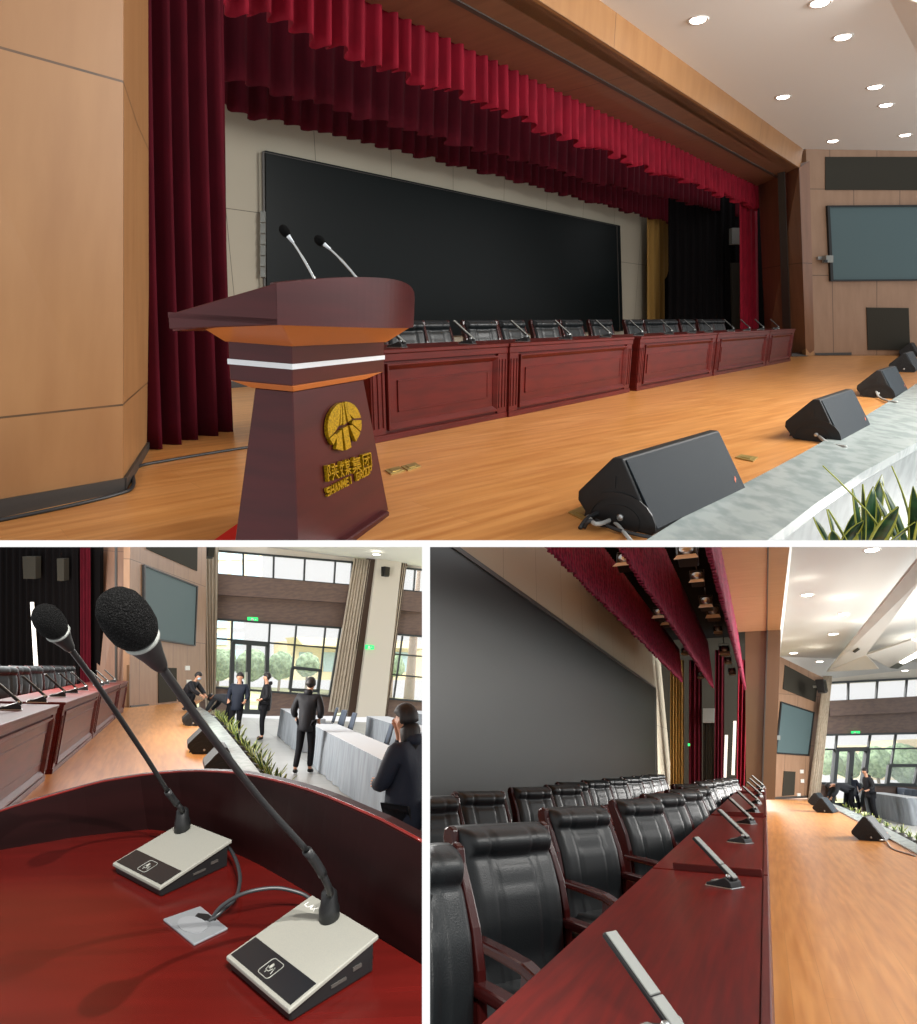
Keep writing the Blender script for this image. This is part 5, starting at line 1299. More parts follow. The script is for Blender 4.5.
def neck(t, sock, pxs, foam_c, foam_len, foam_w, depths):
    """sock: foot of the neck (world); pxs: pixels up the neck; depths: distance at each"""
    inv = INV[t.name]; W = [sock]+[ray(u, v)*d for (u, v), d in zip(pxs, depths)]
    L = [inv @ p for p in W]
    r0 = .0105
    obj('neck_socket', MB().lathe([(.0125, -.004), (.0125, .016), (.0105, .022), (.0095, .034), (.006, .038)], Matrix.Translation(L[0]) , 20), M_['black'], t)
    sm = []
    P = [L[0]+Vector((0, 0, .03))]+L[1:]
    n = len(P)
    for i in range(n-1):
        p0, p1, p2, p3 = P[max(i-1, 0)], P[i], P[i+1], P[min(i+2, n-1)]
        for k in range(8):
            s_ = k/8; sm.append(.5*((2*p1)+(-p0+p2)*s_+(2*p0-5*p1+4*p2-p3)*s_*s_+(-p0+3*p1-3*p2+p3)*s_**3))
    sm.append(P[-1]); m = len(sm); cut = int(m*.42)
    obj('gooseneck', MB().tube(sm[:cut+1], .0042, 10), M_['black'], t)
    obj('neck_sleeve', MB().tube(sm[cut-5:cut+1], .0055, 12), M_['black'], t)
    obj('neck_tube', MB().tube(sm[cut:], .0036, 10), M_['black'], t)
    d = (sm[-1]-sm[-3]).normalized(); Rm = Matrix.Translation(sm[-1]) @ d.to_track_quat('Z', 'Y').to_matrix().to_4x4()
    obj('capsule_holder', MB().lathe([(.0042, -.022), (.006, -.016), (.0085, .0), (.0125, .018), (.0125, .03)], Rm, 20), M_['black'], t)
    obj('light_ring', MB().lathe([(.0125, .0), (.0135, .001), (.0135, .0035), (.0125, .0045)], Rm @ Matrix.Translation((0, 0, .019)), 24), M_['silver'], t)
    a, b = foam_len, foam_w/2
    prof = [(.6*b, 0), (.86*b, .06*a), (.99*b, .2*a), (1.02*b, .38*a), (b, .55*a), (.9*b, .74*a), (.68*b, .88*a), (.4*b, .96*a), (.02*b, a)]
    obj('foam_windshield', MB().lathe(prof, Rm @ Matrix.Translation((0, 0, .024)), 32), M_['foam'], t)
X1 = (D_-A_); X1 = (X1-nD*X1.dot(nD)).normalized(); Y1 = nD.cross(X1); Y1 = Y1 if Y1.dot(B_-A_) > 0 else -Y1
if X1.cross(Y1).dot(nD) < 0: pass
u1, tp1 = mic_unit(deskO, X1, Y1, nD, 'silver topped desk microphone unit with the large foam head, right one on the lectern')
s1_ = u1.matrix_world @ tp1(UW*.62, UL*.80)
d0 = s1_.y
neck(u1, hit((s1_, nD), 329.5, 921), [(329, 888), (311, 856), (261, 800), (203, 725), (152, 654)], None, .054, .034, [d0*.99, d0*.965, d0*.89, d0*.77, d0*.66])
a2 = dpt(112.5, 863, h0u); dd2 = dpt(155, 885, h0u); X2 = (dd2-a2); X2 = (X2-nD*X2.dot(nD)).normalized(); Y2 = nD.cross(X2); Y2 = Y2 if Y2.y > 0 else -Y2
u2, tp2 = mic_unit(a2-nD*h0u, X2, Y2, nD, 'silver topped desk microphone unit with the smaller looking foam head, left one on the lectern')
s2_ = hit((u2.matrix_world @ tp2(UW*.6, UL*.8), nD), 182.4, 831.5); d2 = s2_.y
neck(u2, s2_, [(181.5, 809), (170, 795), (142, 751), (98, 686), (64.5, 641)], None, .050, .031, [d2*.99, d2*.98, d2*.93, d2*.83, d2*.75])
# cable plate and cables
gp = [dpt(163, 921), dpt(200.5, 908), dpt(228, 930), dpt(194, 946.5)]
t = thing('cable_plate', Matrix.Translation(sum(gp, Vector())/4), 'square grey cable outlet plate on the lectern top between the two microphones', 'cable outlet')
obj('plate', MB().prism(gp, nD*.003), mat('grey satin plastic', '#6a6d70', .4), t, world=True, bevel=.0008)
c = sum(gp, Vector())/4; e1 = (gp[1]-gp[0]); e2 = (gp[3]-gp[0])
obj('round_lid', MB().prism([c-e1*.10+e1*.30*math.cos(a)+e2*.30*math.sin(a)+nD*.003 for a in [2*PI*k/28 for k in range(28)]], nD*.0008), mat('grey satin lid', '#74777a', .35), t, world=True)
obj('outlet_hole', MB().prism([c+e1*(x)+e2*y+nD*.0031 for x, y in ((.26, -.26), (.42, -.12), (.42, .12), (.2, .0), (.14, -.2))], nD*.0012), M_['black'], t, world=True)
cable([dpt(211, 920, .003), dpt(222, 906, .020), dpt(245, 893, .035), dpt(275, 888, .035), dpt(300, 893, .025), dpt(312, 900, .018)], .0026, M_['black_cable'], 'microphone_cable', 'dark cable arching from the grey plate to the right desk microphone', sub=8)
cable([dpt(209, 921, .003), dpt(221, 912, .010), dpt(236, 897, .014), dpt(240, 877, .018), dpt(235, 858, .02), dpt(226, 845, .022), dpt(212, 840, .02), dpt(205, 841, .018)], .0026, M_['black_cable'], 'microphone_cable', 'dark cable looping from the grey plate to the left desk microphone', sub=8)
# ================================================================ LOWER RIGHT PICTURE: along the stage desks
CUR[0] = 'C'
D = Hall(765, 765, .02, 1.35, 'C'); nC = D.n; HB = -.65
rowC = D.d(765); sC = rowC.cross(nC).normalized()           # sC points right, to the hall
org = -nC*D.H                                               # floor point under the camera
DHC = .79
def pc(z, x, h=0): return org+rowC*z+sC*x+nC*h              # along the row, to the right, up
def latpl(x): return (pc(0, x), sC if x < 0 else -sC)
def onrow(u, x, h=0):                                       # point of the lateral plane x seen in column u, dropped to height h
    p = hit(latpl(x), u, D.hor(u)); return p-nC*(D.height(p)-h)
M_['wood_light_c'] = boards('proscenium wood', '#b58d68', '#ae8560', '#4a3826', 6.0, 3.2, .006, rough=.45, grain=(6, 1.2), gcol='#9c7450', gmix=.45)
# floors
inn = [(829, 805.5), (838, 811), (862, 824), (887, 838.5), (917, 855), (960, 880), (1060, 940)]
out = [(833, 804.5), (843, 808), (868, 819.5), (892, 832), (917, 845.5), (960, 868), (1060, 922)]
fp = [D.pt(u, v) for u, v in inn]+[D.pt(1300, 1150), D.pt(300, 1150), pc(3, -4.6), pc(28, -4.6), D.pt(772, 793), D.pt(822, 793), D.pt(829, 801)]
struct('floor', flat(fp, nC, .06, rowC, o=D.pt(800, 900)), M_['floor'], label='orange strip wood stage floor of the lower right picture')
pi = resample([D.pt(u, v) for u, v in inn], 16); po = resample([D.pt(u, v) for u, v in out], 16)
kerb(pi, po, nC, 'trim_9', 'white kerb of the stage in the lower right picture', .64)
hp = [D.pt(700, 815, HB), D.pt(1200, 812, HB), D.pt(1700, 1000, HB), D.pt(800, 1000, HB)]
struct('floor_hall', flat(hp, nC, .05, rowC), M_['hallfloor'], label='grey hall floor of the lower right picture')
first = None; rnd = random.Random(3)
for k in range(13):
    f = (k/12)**1.1; u0, v0 = 842+88*f, 806+41*f
    M = D.frame(D.pt(u0+4, v0+3, -.2), rowC) @ Matrix.Rotation(k*1.3, 4, 'Z'); lab = 'low plant along the white kerb, number %s from the window end' % ORD[k]
    if first is None: first = snake_plant(M, lab, 'plants along the kerb in the lower right picture', 7, .2, 12, .8, w=.02)
    else: dup(first, M @ Matrix.Scale(rnd.uniform(.8, 1.1), 4), lab)
# back wall with the big display
w0 = D.pt(655, 809); WC = D.vpl(w0, w0+rowC)
wa, wbq = w0-rowC*17, hit(WC, 669, 765); wbq = wbq-nC*D.height(wbq)
struct('wall_back', wall([wa, wbq, hit(WC, 668.5, 400), wa+nC*9], -WC[1]*.12, nC), M_['beige'])
t = thing('led_screen', D.frame(hit(WC, 655, 790), rowC), 'huge black display along the left wall behind the chairs, lower right picture', 'screen')
q = [(300, 439.5), (451, 545.5), (654, 687.5), (655.5, 786), (300, 900)]
obj('display', panel(WC, q, .08), M_['led_gloss'], t, world=True)
mb = MB()
for a, b in ((q[0], q[2]), (q[2], q[3])): px_bar(mb, shift(WC, .08), a, b, .05, .02)
obj('bezel', mb, M_['base'], t, world=True)
# back of the stage, right of the wall
endz = 26.0
ep = (pc(endz, 0), -rowC)
struct('wall_stage', panel(ep, [(640, 805), (752, 805), (752, 560), (640, 560)], -.2, -1.5), M_['dark_panel'], label='dark back wall of the wing, lower right picture')
def ehang(name, px0, px1, m, lab, seed, off=0, pl=3, amp=.1):
    return hang(name, ep, [px0[0], px0[1]], [px1[0], px1[1]], pl, amp, m, lab, 'curtain', seed=seed, off=off)
ehang('gold_curtain', ((670, 660), (684, 660)), ((670, 800), (684, 800)), M_['gold_cloth'], 'gold brown curtain right of the big display, lower right picture', 21, .3, 5)
ehang('stage_curtain', ((689, 660), (702, 660)), ((689, 800), (702, 800)), M_['velvet_dark'], 'dark red wing curtain, left of the grey box, lower right picture', 22, .2, 3)
ehang('stage_curtain', ((715, 650), (724.5, 650)), ((714, 800), (723.5, 800)), M_['velvet_dark'], 'dark red wing curtain, between the grey box and the white light strips', 23, .2, 3)
ehang('stage_curtain', ((738, 660), (750, 660)), ((736, 800), (746, 800)), M_['velvet'], 'dark red curtain beside the brown column, lower right picture', 24, .3, 3)
ehang('wing_drape', ((703, 722), (714, 722)), ((703, 800), (714, 800)), M_['dark_panel'], 'grey pleated cloth under the grey box of the wing, lower right picture', 25, .1, 4, .05)
o = obj('wing_box', panel(ep, [(703.5, 709), (715, 709), (714.5, 723), (703.5, 723)], .3, .1), M_['silver']); tag(o, 'grey box between the dark red wing curtains, lower right picture', 'box')
strip_m = bpy.data.materials['daylight gap']
for (a, b, c_, d_, w) in (((725, 735), (728, 735), (726, 790), (723, 790), 'left shorter one'), ((733.5, 721), (736.5, 721), (734.5, 775), (731.5, 775), 'right taller one')):
    o = obj('strip_light', panel(ep, [a, b, c_, d_], .05, .1), strip_m); tag(o, 'white vertical light strip in the wing of the lower right picture, '+w, 'light')
exl = obj('exit_lamp', panel(ep, [(688, 743.5), (690, 743.5), (690, 746), (688, 746)], .05, .5), M_['exit']); tag(exl, 'tiny green lamp left of the first dark red wing curtain', 'light')
# valances seen from behind, lights between them, dark loft
def vplane(hx_, hy_, hgt):
    """lateral plane whose line at height hgt above the camera passes the pixel"""
    r = ray(hx_, hy_); lam = (hgt)/r.dot(nC); return (r*lam).dot(sC)
V = []
for hem, top_, lab, m, seed, pls in (((694.5, 660), 2.4, 'x', 0, 0, 0),): pass
xv1, xv2, xv3 = vplane(650, 650, 2.4), vplane(694.5, 660, 2.4), vplane(739, 665, 2.4)
VM = M_['velvet_c'] = mat('plum red velvet', '#7b1634', .8, spec=.25, noise=((40, 40, 3), '#560d24', .4, .6))
def val(x, z0, z1, h0, h1, n, lab, seed, amp=.035):
    T = [pc(lerp(z0, z1, k/60), x, h1+1.35) for k in range(61)]; Bt = [pc(lerp(z0, z1, k/60), x, h0+1.35) for k in range(61)]
    o = obj('stage_valance', drape(T, Bt, n, amp, sC, seed=seed, hem=.025, nv=5), VM); return tag(o, lab, 'valance', 'red valances over the stage, lower right picture')
val(xv1, 5, 22, 2.4, 3.45, 110, 'pleated red valance nearest the big display', 31)
val(xv2, 3.2, 24, 2.4, 3.95, 130, 'pleated red valance in the middle of the three, lower right picture', 32)
val(xv3, 1.6, 25, 2.4, 4.5, 150, 'pleated red valance beside the brown proscenium, lower right picture', 33)
mb = flat([pc(1.5, -5.5, 5.95), pc(27, -5.5, 5.95), pc(27, xv3-.1, 5.95), pc(1.5, xv3-.1, 5.95)], nC, -.1, rowC)
struct('ceiling_loft', mb, M_['black_cloth'], label='black loft above the stage, lower right picture')
M_['lamp_face'] = mat('warm lamp flap', '#cfc0a8', .5)
first = None
lamps = [(xv2, 625, 561, 1.5, 'at the top edge beside the first valance'), (xv3, 687, 553, 1.6, 'outer row, large one at the top edge'), (xv3, 697, 578, 1.2, 'outer row, second from the top'), (xv3, 706, 603, 1.3, 'outer row, third from the top'), (xv3, 713, 613, 1.6, 'outer row, with a bright beige flap'), (xv3, 718, 630, 1.1, 'outer row, fifth from the top'), (xv3, 724.5, 650, 1.5, 'outer row, second bright flap'), (xv3, 728, 660, 1.1, 'outer row, second from the bottom'), (xv3, 732, 671, 1.3, 'outer row, lowest'), (xv2, 659, 614, 1.3, 'inner row, second from the top'), (xv2, 667, 621, 1.3, 'inner row, third from the top'), (xv2, 685, 651, 1.1, 'inner row, second from the bottom'), (xv2, 701, 675, 1.2, 'inner row, lowest')]
for xx, u, v, s_, w in lamps:
    x = xx-.32; r = ray(u, v); p = r*(x/r.dot(sC)) if abs(r.dot(sC)) > 1e-6 else r*10
    M = D.frame(p, sC) @ Matrix.Rotation(-.5, 4, 'X') @ Matrix.Scale(s_*.75, 4); lab = 'stage lamp hanging between the red valances, '+w
    if first is None:
        first = thing('stage_lamp', M, lab, 'stage lamp', 'stage lamps between the valances, lower right picture')
        obj('housing', MB().box(-.11, .11, -.06, .16, -.08, .10), M_['black'], first, bevel=.015)
        obj('lens', MB().lathe([(.075, 0), (.08, .02), (.01, .03)], Matrix.Translation((0, -.05, 0)) @ Matrix.Rotation(PI/2, 4, 'X'), 16), M_['chrome'], first)
        obj('barn_door', MB().add([(-.10, -.07, -.09), (.10, -.07, -.09), (.13, -.16, -.24), (-.13, -.16, -.24), (-.10, -.062, -.09), (.10, -.062, -.09), (.13, -.152, -.24), (-.13, -.152, -.24)], [(0, 1, 2, 3), (7, 6, 5, 4), (0, 4, 5, 1), (1, 5, 6, 2), (2, 6, 7, 3), (3, 7, 4, 0)]), M_['lamp_face'], first, label='beige flap')
        obj('yoke', MB().tube([(-.12, .04, 0), (-.12, .04, .22), (.12, .04, .22), (.12, .04, 0)], .008, 6).tube([(0, .04, .22), (0, .04, .42)], .012, 6), M_['black'], first)
    else: dup(first, M, lab)
# proscenium underside and column
def latat(u, v, hgt): r = ray(u, v); return (r*(hgt/r.dot(nC))).dot(sC)
HSc = 4.35
xa, xb, xc = latat(736, 548, HSc), latat(768, 548, HSc), latat(789.5, 548, HSc)
zc0, zc1 = 1.2, 24.6
struct('wall_soffit', flat([pc(zc0, xa-.42, HSc+1.35), pc(zc1, xa-.42, HSc+1.35), pc(zc1, xb, HSc+1.35), pc(zc0, xb, HSc+1.35)], nC, -.2, rowC), M_['wood_light_c'], label='brown soffit above the desks, lower right picture')
struct('wall_fascia', flat([pc(zc0, xb, HSc+1.35), pc(zc1, xb, HSc+1.35), pc(zc1, xc, HSc+1.35), pc(zc0, xc, HSc+1.35)], nC, -.2, rowC), M_['wood_wall'], label='lighter wood face of the proscenium, lower right picture')
struct('trim_10', MB().add([pc(z, x, h) for z in (zc0, zc1) for x, h in ((xb-.015, HSc+1.33), (xb+.015, HSc+1.33), (xb+.015, HSc+1.36), (xb-.015, HSc+1.36))], [(0, 1, 2, 3), (4, 7, 6, 5), (0, 4, 5, 1), (1, 5, 6, 2), (2, 6, 7, 3), (3, 7, 4, 0)]), M_['base'])
cpz = (pc(zc1, 0), -rowC)
struct('column_reveal', panel(cpz, [(746, 800), (762, 800), (768.5, 600), (745, 600)], -.3), M_['wood_light_c'], label='brown column face beside the red curtain, lower right picture')
struct('column_face', panel(cpz, [(762, 800), (775, 799.5), (782, 600), (768.5, 600)], -.3, .02), M_['wood_wall'], label='lighter column face next to the side wall, lower right picture')
struct('trim_11', panel(cpz, [(761.2, 800), (762.6, 800), (769.2, 600), (767.8, 600)], .05, .02), M_['base'])
# hall wall with the side screen
h0 = D.pt(772, 799.3); h1p = ray(826, D.hor(826))*29; h1 = h1p-nC*D.height(h1p)
HWC = D.vpl(h0, h1); hw = (h1-h0).normalized()
cA, cB = hit(HWC, 780, 656.5), hit(HWC, 827, 679)
struct('wall_right', wall([h0, hit(HWC, 813, 797), hit(HWC, 828, 679), hit(HWC, 780, 656)], -HWC[1]*.2, nC), M_['wood_hall'])
struct('baseboard_hall', panel(HWC, [(772, 799.5), (809, 797.8), (809, 795.5), (772, 797)], .03), M_['base'])
struct('panel_recess', panel(HWC, [(784.6, 665), (817.4, 682.5), (815, 702), (782.5, 689)], .03), M_['dark_panel'])
t = thing('projection_screen', D.frame(hit(HWC, 793, 755), hw), 'blue grey side screen on the wood wall left of the windows, lower right picture', 'screen')
sq = [(780.5, 702.5), (812.5, 713), (807.5, 755), (775.5, 752.5)]
obj('canvas', panel(HWC, sq, .05), M_['projection'], t, world=True)
obj('frame', frame_mesh(HWC, [(780, 701.5), (813.2, 712.2), (808, 756), (774.8, 753.5)], .06, .08), M_['black'], t, world=True)
o = obj('vent_panel', panel(HWC, [(783.6, 771), (795, 771.7), (793.8, 795), (781.8, 796)], .03), M_['dark_panel']); tag(o, 'grey green cloth panel low under the side screen, lower right picture', 'panel')
for u, v, w in ((801.5, 771.5, 'upper'), (802, 781, 'middle'), (798.5, 795, 'lower')):
    o = obj('wall_plate', panel(HWC, [(u-1.6, v-1.8), (u+1.6, v-1.8), (u+1.6, v+1.8), (u-1.6, v+1.8)], .03), M_['white']); tag(o, 'small white wall plate below the side screen, lower right picture, %s of three' % w, 'wall plate')
o = obj('wall_camera', panel(HWC, [(772.5, 735.5), (776.5, 735.5), (776.5, 740), (772.5, 740)], .2), M_['silver']); tag(o, 'small camera left of the side screen, lower right picture', 'camera')
# window wall
v0 = ray(822, D.hor(822))*29; v0 = v0-nC*(D.height(v0)-HB); v1 = ray(917, D.hor(917))*30.2; v1 = v1-nC*(D.height(v1)-HB)
WCW = D.vpl(v0, v1); WL[0] = WCW
def wp(name, px, m, t=.3, off=0): return struct(name, panel(WCW, px, -t if off == 0 else t, off), m)
wp('wall_cornice', [(824, 670), (960, 655), (960, 676.5), (917, 679.5), (826, 684.5)], M_['cream'])
wp('wall_spandrel', [(824, 701), (960, 694), (960, 733), (822, 736)], M_['spandrel'])
wp('beam_spandrel', [(824, 701.5), (960, 694.5), (960, 710), (824, 716.5)], M_['spandrel'], .35, .01)
wp('wall_wainscot', [(862, 783), (960, 785.5), (960, 812), (862, 812)], M_['spandrel'])
wp('wall_wainscot', [(812, 783), (830, 783), (830, 812), (812, 812)], M_['spandrel'])
window('window_6', [(826, 683), (917, 678.5), (960, 676), (960, 695), (917, 697.5), (826, 702)], [((847.5, 682), (847, 701)), ((876.5, 680.5), (875, 699.5)), ((906, 679), (904, 698))])
window('window_7', [(822, 735), (960, 732.5), (960, 787), (915, 785.7), (818, 783)], [((822, 749.5), (960, 747.8)), ((836, 735), (831, 783)), ((869.5, 734), (861, 784)), ((895, 733.5), (887, 785))])
window('window_8', [(888, 765.5), (917, 765.5), (913, 785), (885.5, 784)], [], .14)
t = struct('door_2', px_bar(px_bar(px_bar(MB(), WCW, (834.5, 749.5), (866, 749), .18, .2), WCW, (834.5, 749.5), (829.5, 806), .18, .2), WCW, (865.5, 749), (858, 806), .18, .2), M_['frame'], label='glass double door of the window wall, lower right picture')
kid('door_leaf', px_bar(px_bar(MB(), WCW, (850, 749), (845, 806), .24, .16), WCW, (829.5, 805), (858, 805), .2, .15), M_['frame'], t)
exit_sign(WCW, [(851, 731.3), (859, 731.1), (859, 734.8), (851, 735)], 'green lit exit sign above the glass door, lower right picture')
hang('window_curtain', shift(WCW, .5), [(824, 676), (832.5, 676)], [(808, 806), (819, 807)], 5, .14, M_['curtain_beige'], 'beige curtain between the side screen wall and the windows, lower right picture', 'curtain', seed=28)
wall_speaker(D.frame(hit(shift(WCW, 1.4), 822.5, 693), (v1-v0)) @ Matrix.Rotation(.6, 4, 'Z') @ Matrix.Scale(1.2, 4), 'black loudspeaker in the ceiling corner above the beige curtain, lower right picture')
# ceiling
hcC = 1.35+4.25
T0, T1 = pc(zc1+.3, xc, HSc+1.35), pc(zc0, xc, HSc+1.35)
q2 = hit(WCW, 960, 664)
q1 = hit(WCW, 826, 679)
q3 = pc(2, 9, hcC+.2)
def solid(pts, n, t):
    N = len(pts); c = sum(pts, Vector())/N; vs = list(pts)+[c]+[p+n*t for p in pts]+[c+n*t]
    return MB().add(vs, [(i, (i+1) % N, N) for i in range(N)]+[(N+1+i, 2*N+1, N+1+(i+1) % N) for i in range(N)]+[(i, N+1+i, N+1+(i+1) % N, (i+1) % N) for i in range(N)])
struct('ceiling', MB().add([cA, q1, q2, q3, T1, T0]+[p+nC*.2 for p in (cA, q1, q2, q3, T1, T0)], [(0, 1, 2), (0, 2, 3), (0, 3, 4), (0, 4, 5), (6, 8, 7), (6, 9, 8), (6, 10, 9), (6, 11, 10)]+[(i, (i+1) % 6, (i+1) % 6+6, i+6) for i in range(6)]), M_['white_c'], label='white hall ceiling, lower right picture')
# faceted ceiling coffers
def cpt(u, v, drop=0):
    """point under the ceiling at height hcC-drop"""
    return hit(D.hpl(hcC-drop), u, v)
mb = MB()
def tri(mb, P, up_t=.06):
    mb.prism(P, nC*up_t)
a, b, c_, d_ = cpt(827, 672, .25), cpt(850, 662, .25), cpt(866, 655, .02), cpt(879, 669, .25)
tri(mb, [a, c_, d_]);
struct('ceiling_facet', mb, M_['cream'], label='triangular facet of the white ceiling')
mb = MB(); tri(mb, [cpt(866, 655, .25), cpt(912, 640, .25), cpt(930, 646, .25), cpt(890, 668.5, .25)]); struct('ceiling_facet', mb, M_['white_c'])
mb = MB(); tri(mb, [cpt(828, 671, .22), cpt(918, 560, .22), cpt(925, 575, .30), cpt(866, 655, .30)]); struct('ceiling_facet', mb, M_['white_c'])
o = obj('linear_lamp', MB().prism([cpt(900, 662.5, .27), cpt(918, 652, .27), cpt(921, 655, .27), cpt(903, 664, .27)], nC*.05), M_['lamp']); tag(o, 'long bright ceiling light in the white ceiling near the right edge', 'ceiling lamp')
o = obj('ceiling_grille', MB().prism([cpt(890, 668, .27), cpt(898, 663, .27), cpt(905, 664, .27), cpt(898, 669, .27)], nC*.05), M_['frame']); tag(o, 'dark grille beside the long ceiling light', 'vent')
o = obj('ceiling_speaker', MB().prism([cpt(853, 652, .3), cpt(858, 648.5, .3), cpt(860, 649.5, .3), cpt(855, 653, .3)], nC*.05), M_['dark_panel']); tag(o, 'small grey slot in the sloping ceiling facet', 'vent')
first = None
for u, v, w in ((872, 550, 'at the top edge'), (807, 595, 'uppermost of the left group'), (843.5, 614, 'right of the group, second from the top'), (833, 634, 'middle of the group'), (867, 637, 'on the sloping facet'), (793.5, 653, 'just above the side wall'), (819.5, 661.5, 'above the dark cloth panel'), (832, 677, 'next to the loudspeaker corner'), (905, 670.5, 'near the window cornice at right')):
    p = cpt(u, v, .12); M = D.frame(p, rowC); lab = 'lit recessed ceiling lamp, lower right picture, '+w
    if first is None:
        first = thing('downlight', M, lab, 'ceiling lamp', 'recessed lamps in the ceiling of the lower right picture')
        obj('rim', MB().lathe([(.13, .0), (.16, -.015), (.17, 0)], seg=18), M_['white'], first); obj('bulb', MB().lathe([(.005, -.02), (.12, -.012), (.13, 0)], seg=18), M_['lamp'], first)
    else: dup(first, M, lab)
# outside
dirw = (v1-v0).normalized(); awy = -WCW[1]; g0 = v0-nC*.1+awy*.5-dirw*12; g1 = v1-nC*.1+awy*.5+dirw*10
struct('ground_outside', flat([g0, g1, g1+awy*45, g0+awy*45], nC, .05, dirw), M_['lawn'], label='pale lawn outside the windows, lower right picture')
daylight((g0+g1)/2+awy*16, nC, 26, 16000)
OC = (v0+awy*24, WCW[1])
t = thing('building', Matrix.Translation(hit(OC, 890, 780)), 'cream building with a flat canopy seen through the window, lower right picture', 'building')
obj('wall', panel(OC, [(872, 745), (960, 743), (960, 780), (872, 780)], -4), M_['facade'], t, world=True)
obj('canopy', panel(OC, [(868, 741), (960, 737), (960, 744), (868, 748)], 3), M_['facade'], t, world=True)
for k in range(5): obj('window', panel(OC, [(880+k*14, 752), (889+k*14, 752), (889+k*14, 772), (880+k*14, 772)], .1), M_['facade_glass'], t, world=True)
for k, (u, r) in enumerate(((829, .8), (846, .9), (875, 1.0), (904, 1.25))):
    sh(D, WCW, u, 763, r, 12, ('rounded shrub outside left of the glass door', 'rounded shrub outside seen through the glass door', 'rounded shrub outside between the door and the opening window', 'wide rounded shrub outside above the opening window')[k]+', lower right picture', 'shrubs outside the windows, lower right picture', k+12)

# desks: near, second with a raised end board, and the far ones
xf = -.17; dd_ = .48                                       # front face at x = 0, desk depth toward the chairs
def zof(v, h): return (1.35-h)*F/(v-D.hor(765))
zz = [(.75, zof(850, DHC)), (zof(850, DHC)+.04, zof(806, DHC)), (zof(805, DHC)+.05, zof(788, DHC)), (zof(787.5, DHC)+.1, 20.5)]
for k, (za, zb_) in enumerate(zz):
    # local frame: +X runs back toward the camera so +Y points to the chairs
    M = D.frame(pc(za, xf), rowC); L = zb_-za
    w = ('nearest, filling the bottom', 'second one with a raised end board', 'third one', 'farthest, ending at the column')[k]
    t = desk_unit(M, L, DHC, dd_, 'long mahogany conference desk, lower right picture, '+w, 'conference desks of the lower right picture', top_mat=M_['desk_red'], over=.085)
    obj('front_lip', MB().box(0, L, -.108, -.084, DHC-.05, DHC+.010), M_['mahog'], t, bevel=.003)
    if k: obj('end_board', MB().box(-.02, .0, -.08, dd_-.10, DHC-.1, DHC+.035), M_['mahog'], t, bevel=.003)
# conference microphones
cm = [(664, 1046, .86, 'nearest, at the bottom edge'), (727, 887, .96, 'second from the bottom'), (742, 843, 1.05, 'third, on the second desk'), (748, 824, 1.1, 'fourth'), (753, 812.5, 1.1, 'fifth'), (756, 804, 1.15, 'sixth'), (758.5, 797, 1.2, 'seventh'), (760, 792, 1.3, 'eighth'), (761.5, 788, 1.4, 'ninth, farthest')]
first = None
for u, v, s_, w in cm:
    p = D.pt(u, v, DHC); M = D.frame(p, rowC) @ Matrix.Rotation(math.radians(152), 4, 'Z') @ Matrix.Scale(s_, 4); lab = 'slanted flat conference microphone on the desk row, lower right picture, '+w
    if first is None: first = make_conference_unit(M, lab, 'conference microphones of the lower right picture', 1.0)
    else: dup(first, M, lab)
# front row of chairs (facing the desks)
first = None
fr_ = [(384, 2.1, 'cut by the left edge'), (500, 3.0, 'second from the camera'), (577, 4.3, 'third from the camera'), (639, 5.4, 'fourth from the camera'), (665, 6.5, 'fifth from the camera'), (686, 7.6, 'sixth from the camera'), (697, 8.7, 'seventh from the camera'), (706, 9.7, 'eighth from the camera'), (722, 11.6, 'first after the gap'), (731, 12.7, 'second after the gap'), (738, 13.8, 'third after the gap'), (744, 15.0, 'last one')]
def place_row(lst, ang, lab0, grp, src=None):
    first = src
    for u, z, w in lst:
        p = ray(u+(131/z if z < 9 else -5), D.hor(u))*z; p = p-nC*D.height(p)
        M = D.frame(p, sC*-1) @ Matrix.Rotation(math.radians(ang), 4, 'Z') @ Matrix.Diagonal((.97, 1, .985, 1))
        lab = lab0+w
        if first is None: first = make_chair(M, lab, grp)
        else: dup(first, M, lab, grp)
    return first
first = place_row(fr_, 60, 'black leather chair with wood arms, front row, lower right picture, ', 'front row of chairs, lower right picture')
bk_ = [(425, 5.2, 'cut by the left edge'), (478, 6.2, 'second from the left'), (530, 7.4, 'third from the left'), (563, 8.4, 'fourth from the left'), (591, 9.5, 'fifth from the left'), (613, 10.8, 'sixth from the left'), (631, 12.2, 'seventh from the left'), (646, 13.8, 'eighth from the left'), (656, 15.1, 'ninth from the left'), (664, 16.4, 'tenth from the left'), (670, 17.5, 'last before the wing')]
place_row(bk_, 58, 'black leather chair in the back row before the big display, ', 'back row of chairs, lower right picture', first)
# second desk row between the rows of chairs
M = D.frame(pc(2.6, -1.95), rowC); desk_unit(M, 14.5, .72, .40, 'plain mahogany desk between the two rows of chairs, lower right picture', 'conference desks of the lower right picture', flutes=False)
# stage monitors
first = None
for (u, v, w) in ((885, 842, 'nearest one, on the shiny floor'), (833, 813.5, 'middle one'), (825, 806, 'farthest one by the curtain')):
    M = D.frame(D.pt(u, v), rowC) @ Matrix.Rotation(-.25, 4, 'Z'); lab = 'black wedge stage monitor, lower right picture, '+w
    if first is None: first = floor_monitor(M, lab, 'stage monitors of the lower right picture', W=.85, D=.55, Hh=.42)
    else: dup(first, M, lab)
cable([D.pt(880, 840, .04), D.pt(886, 841, .03), D.pt(893, 849, .01), D.pt(915, 856, .01)], .015, M_['white_cable'], 'audio_cable', 'pale cable beside the nearest monitor, lower right picture')
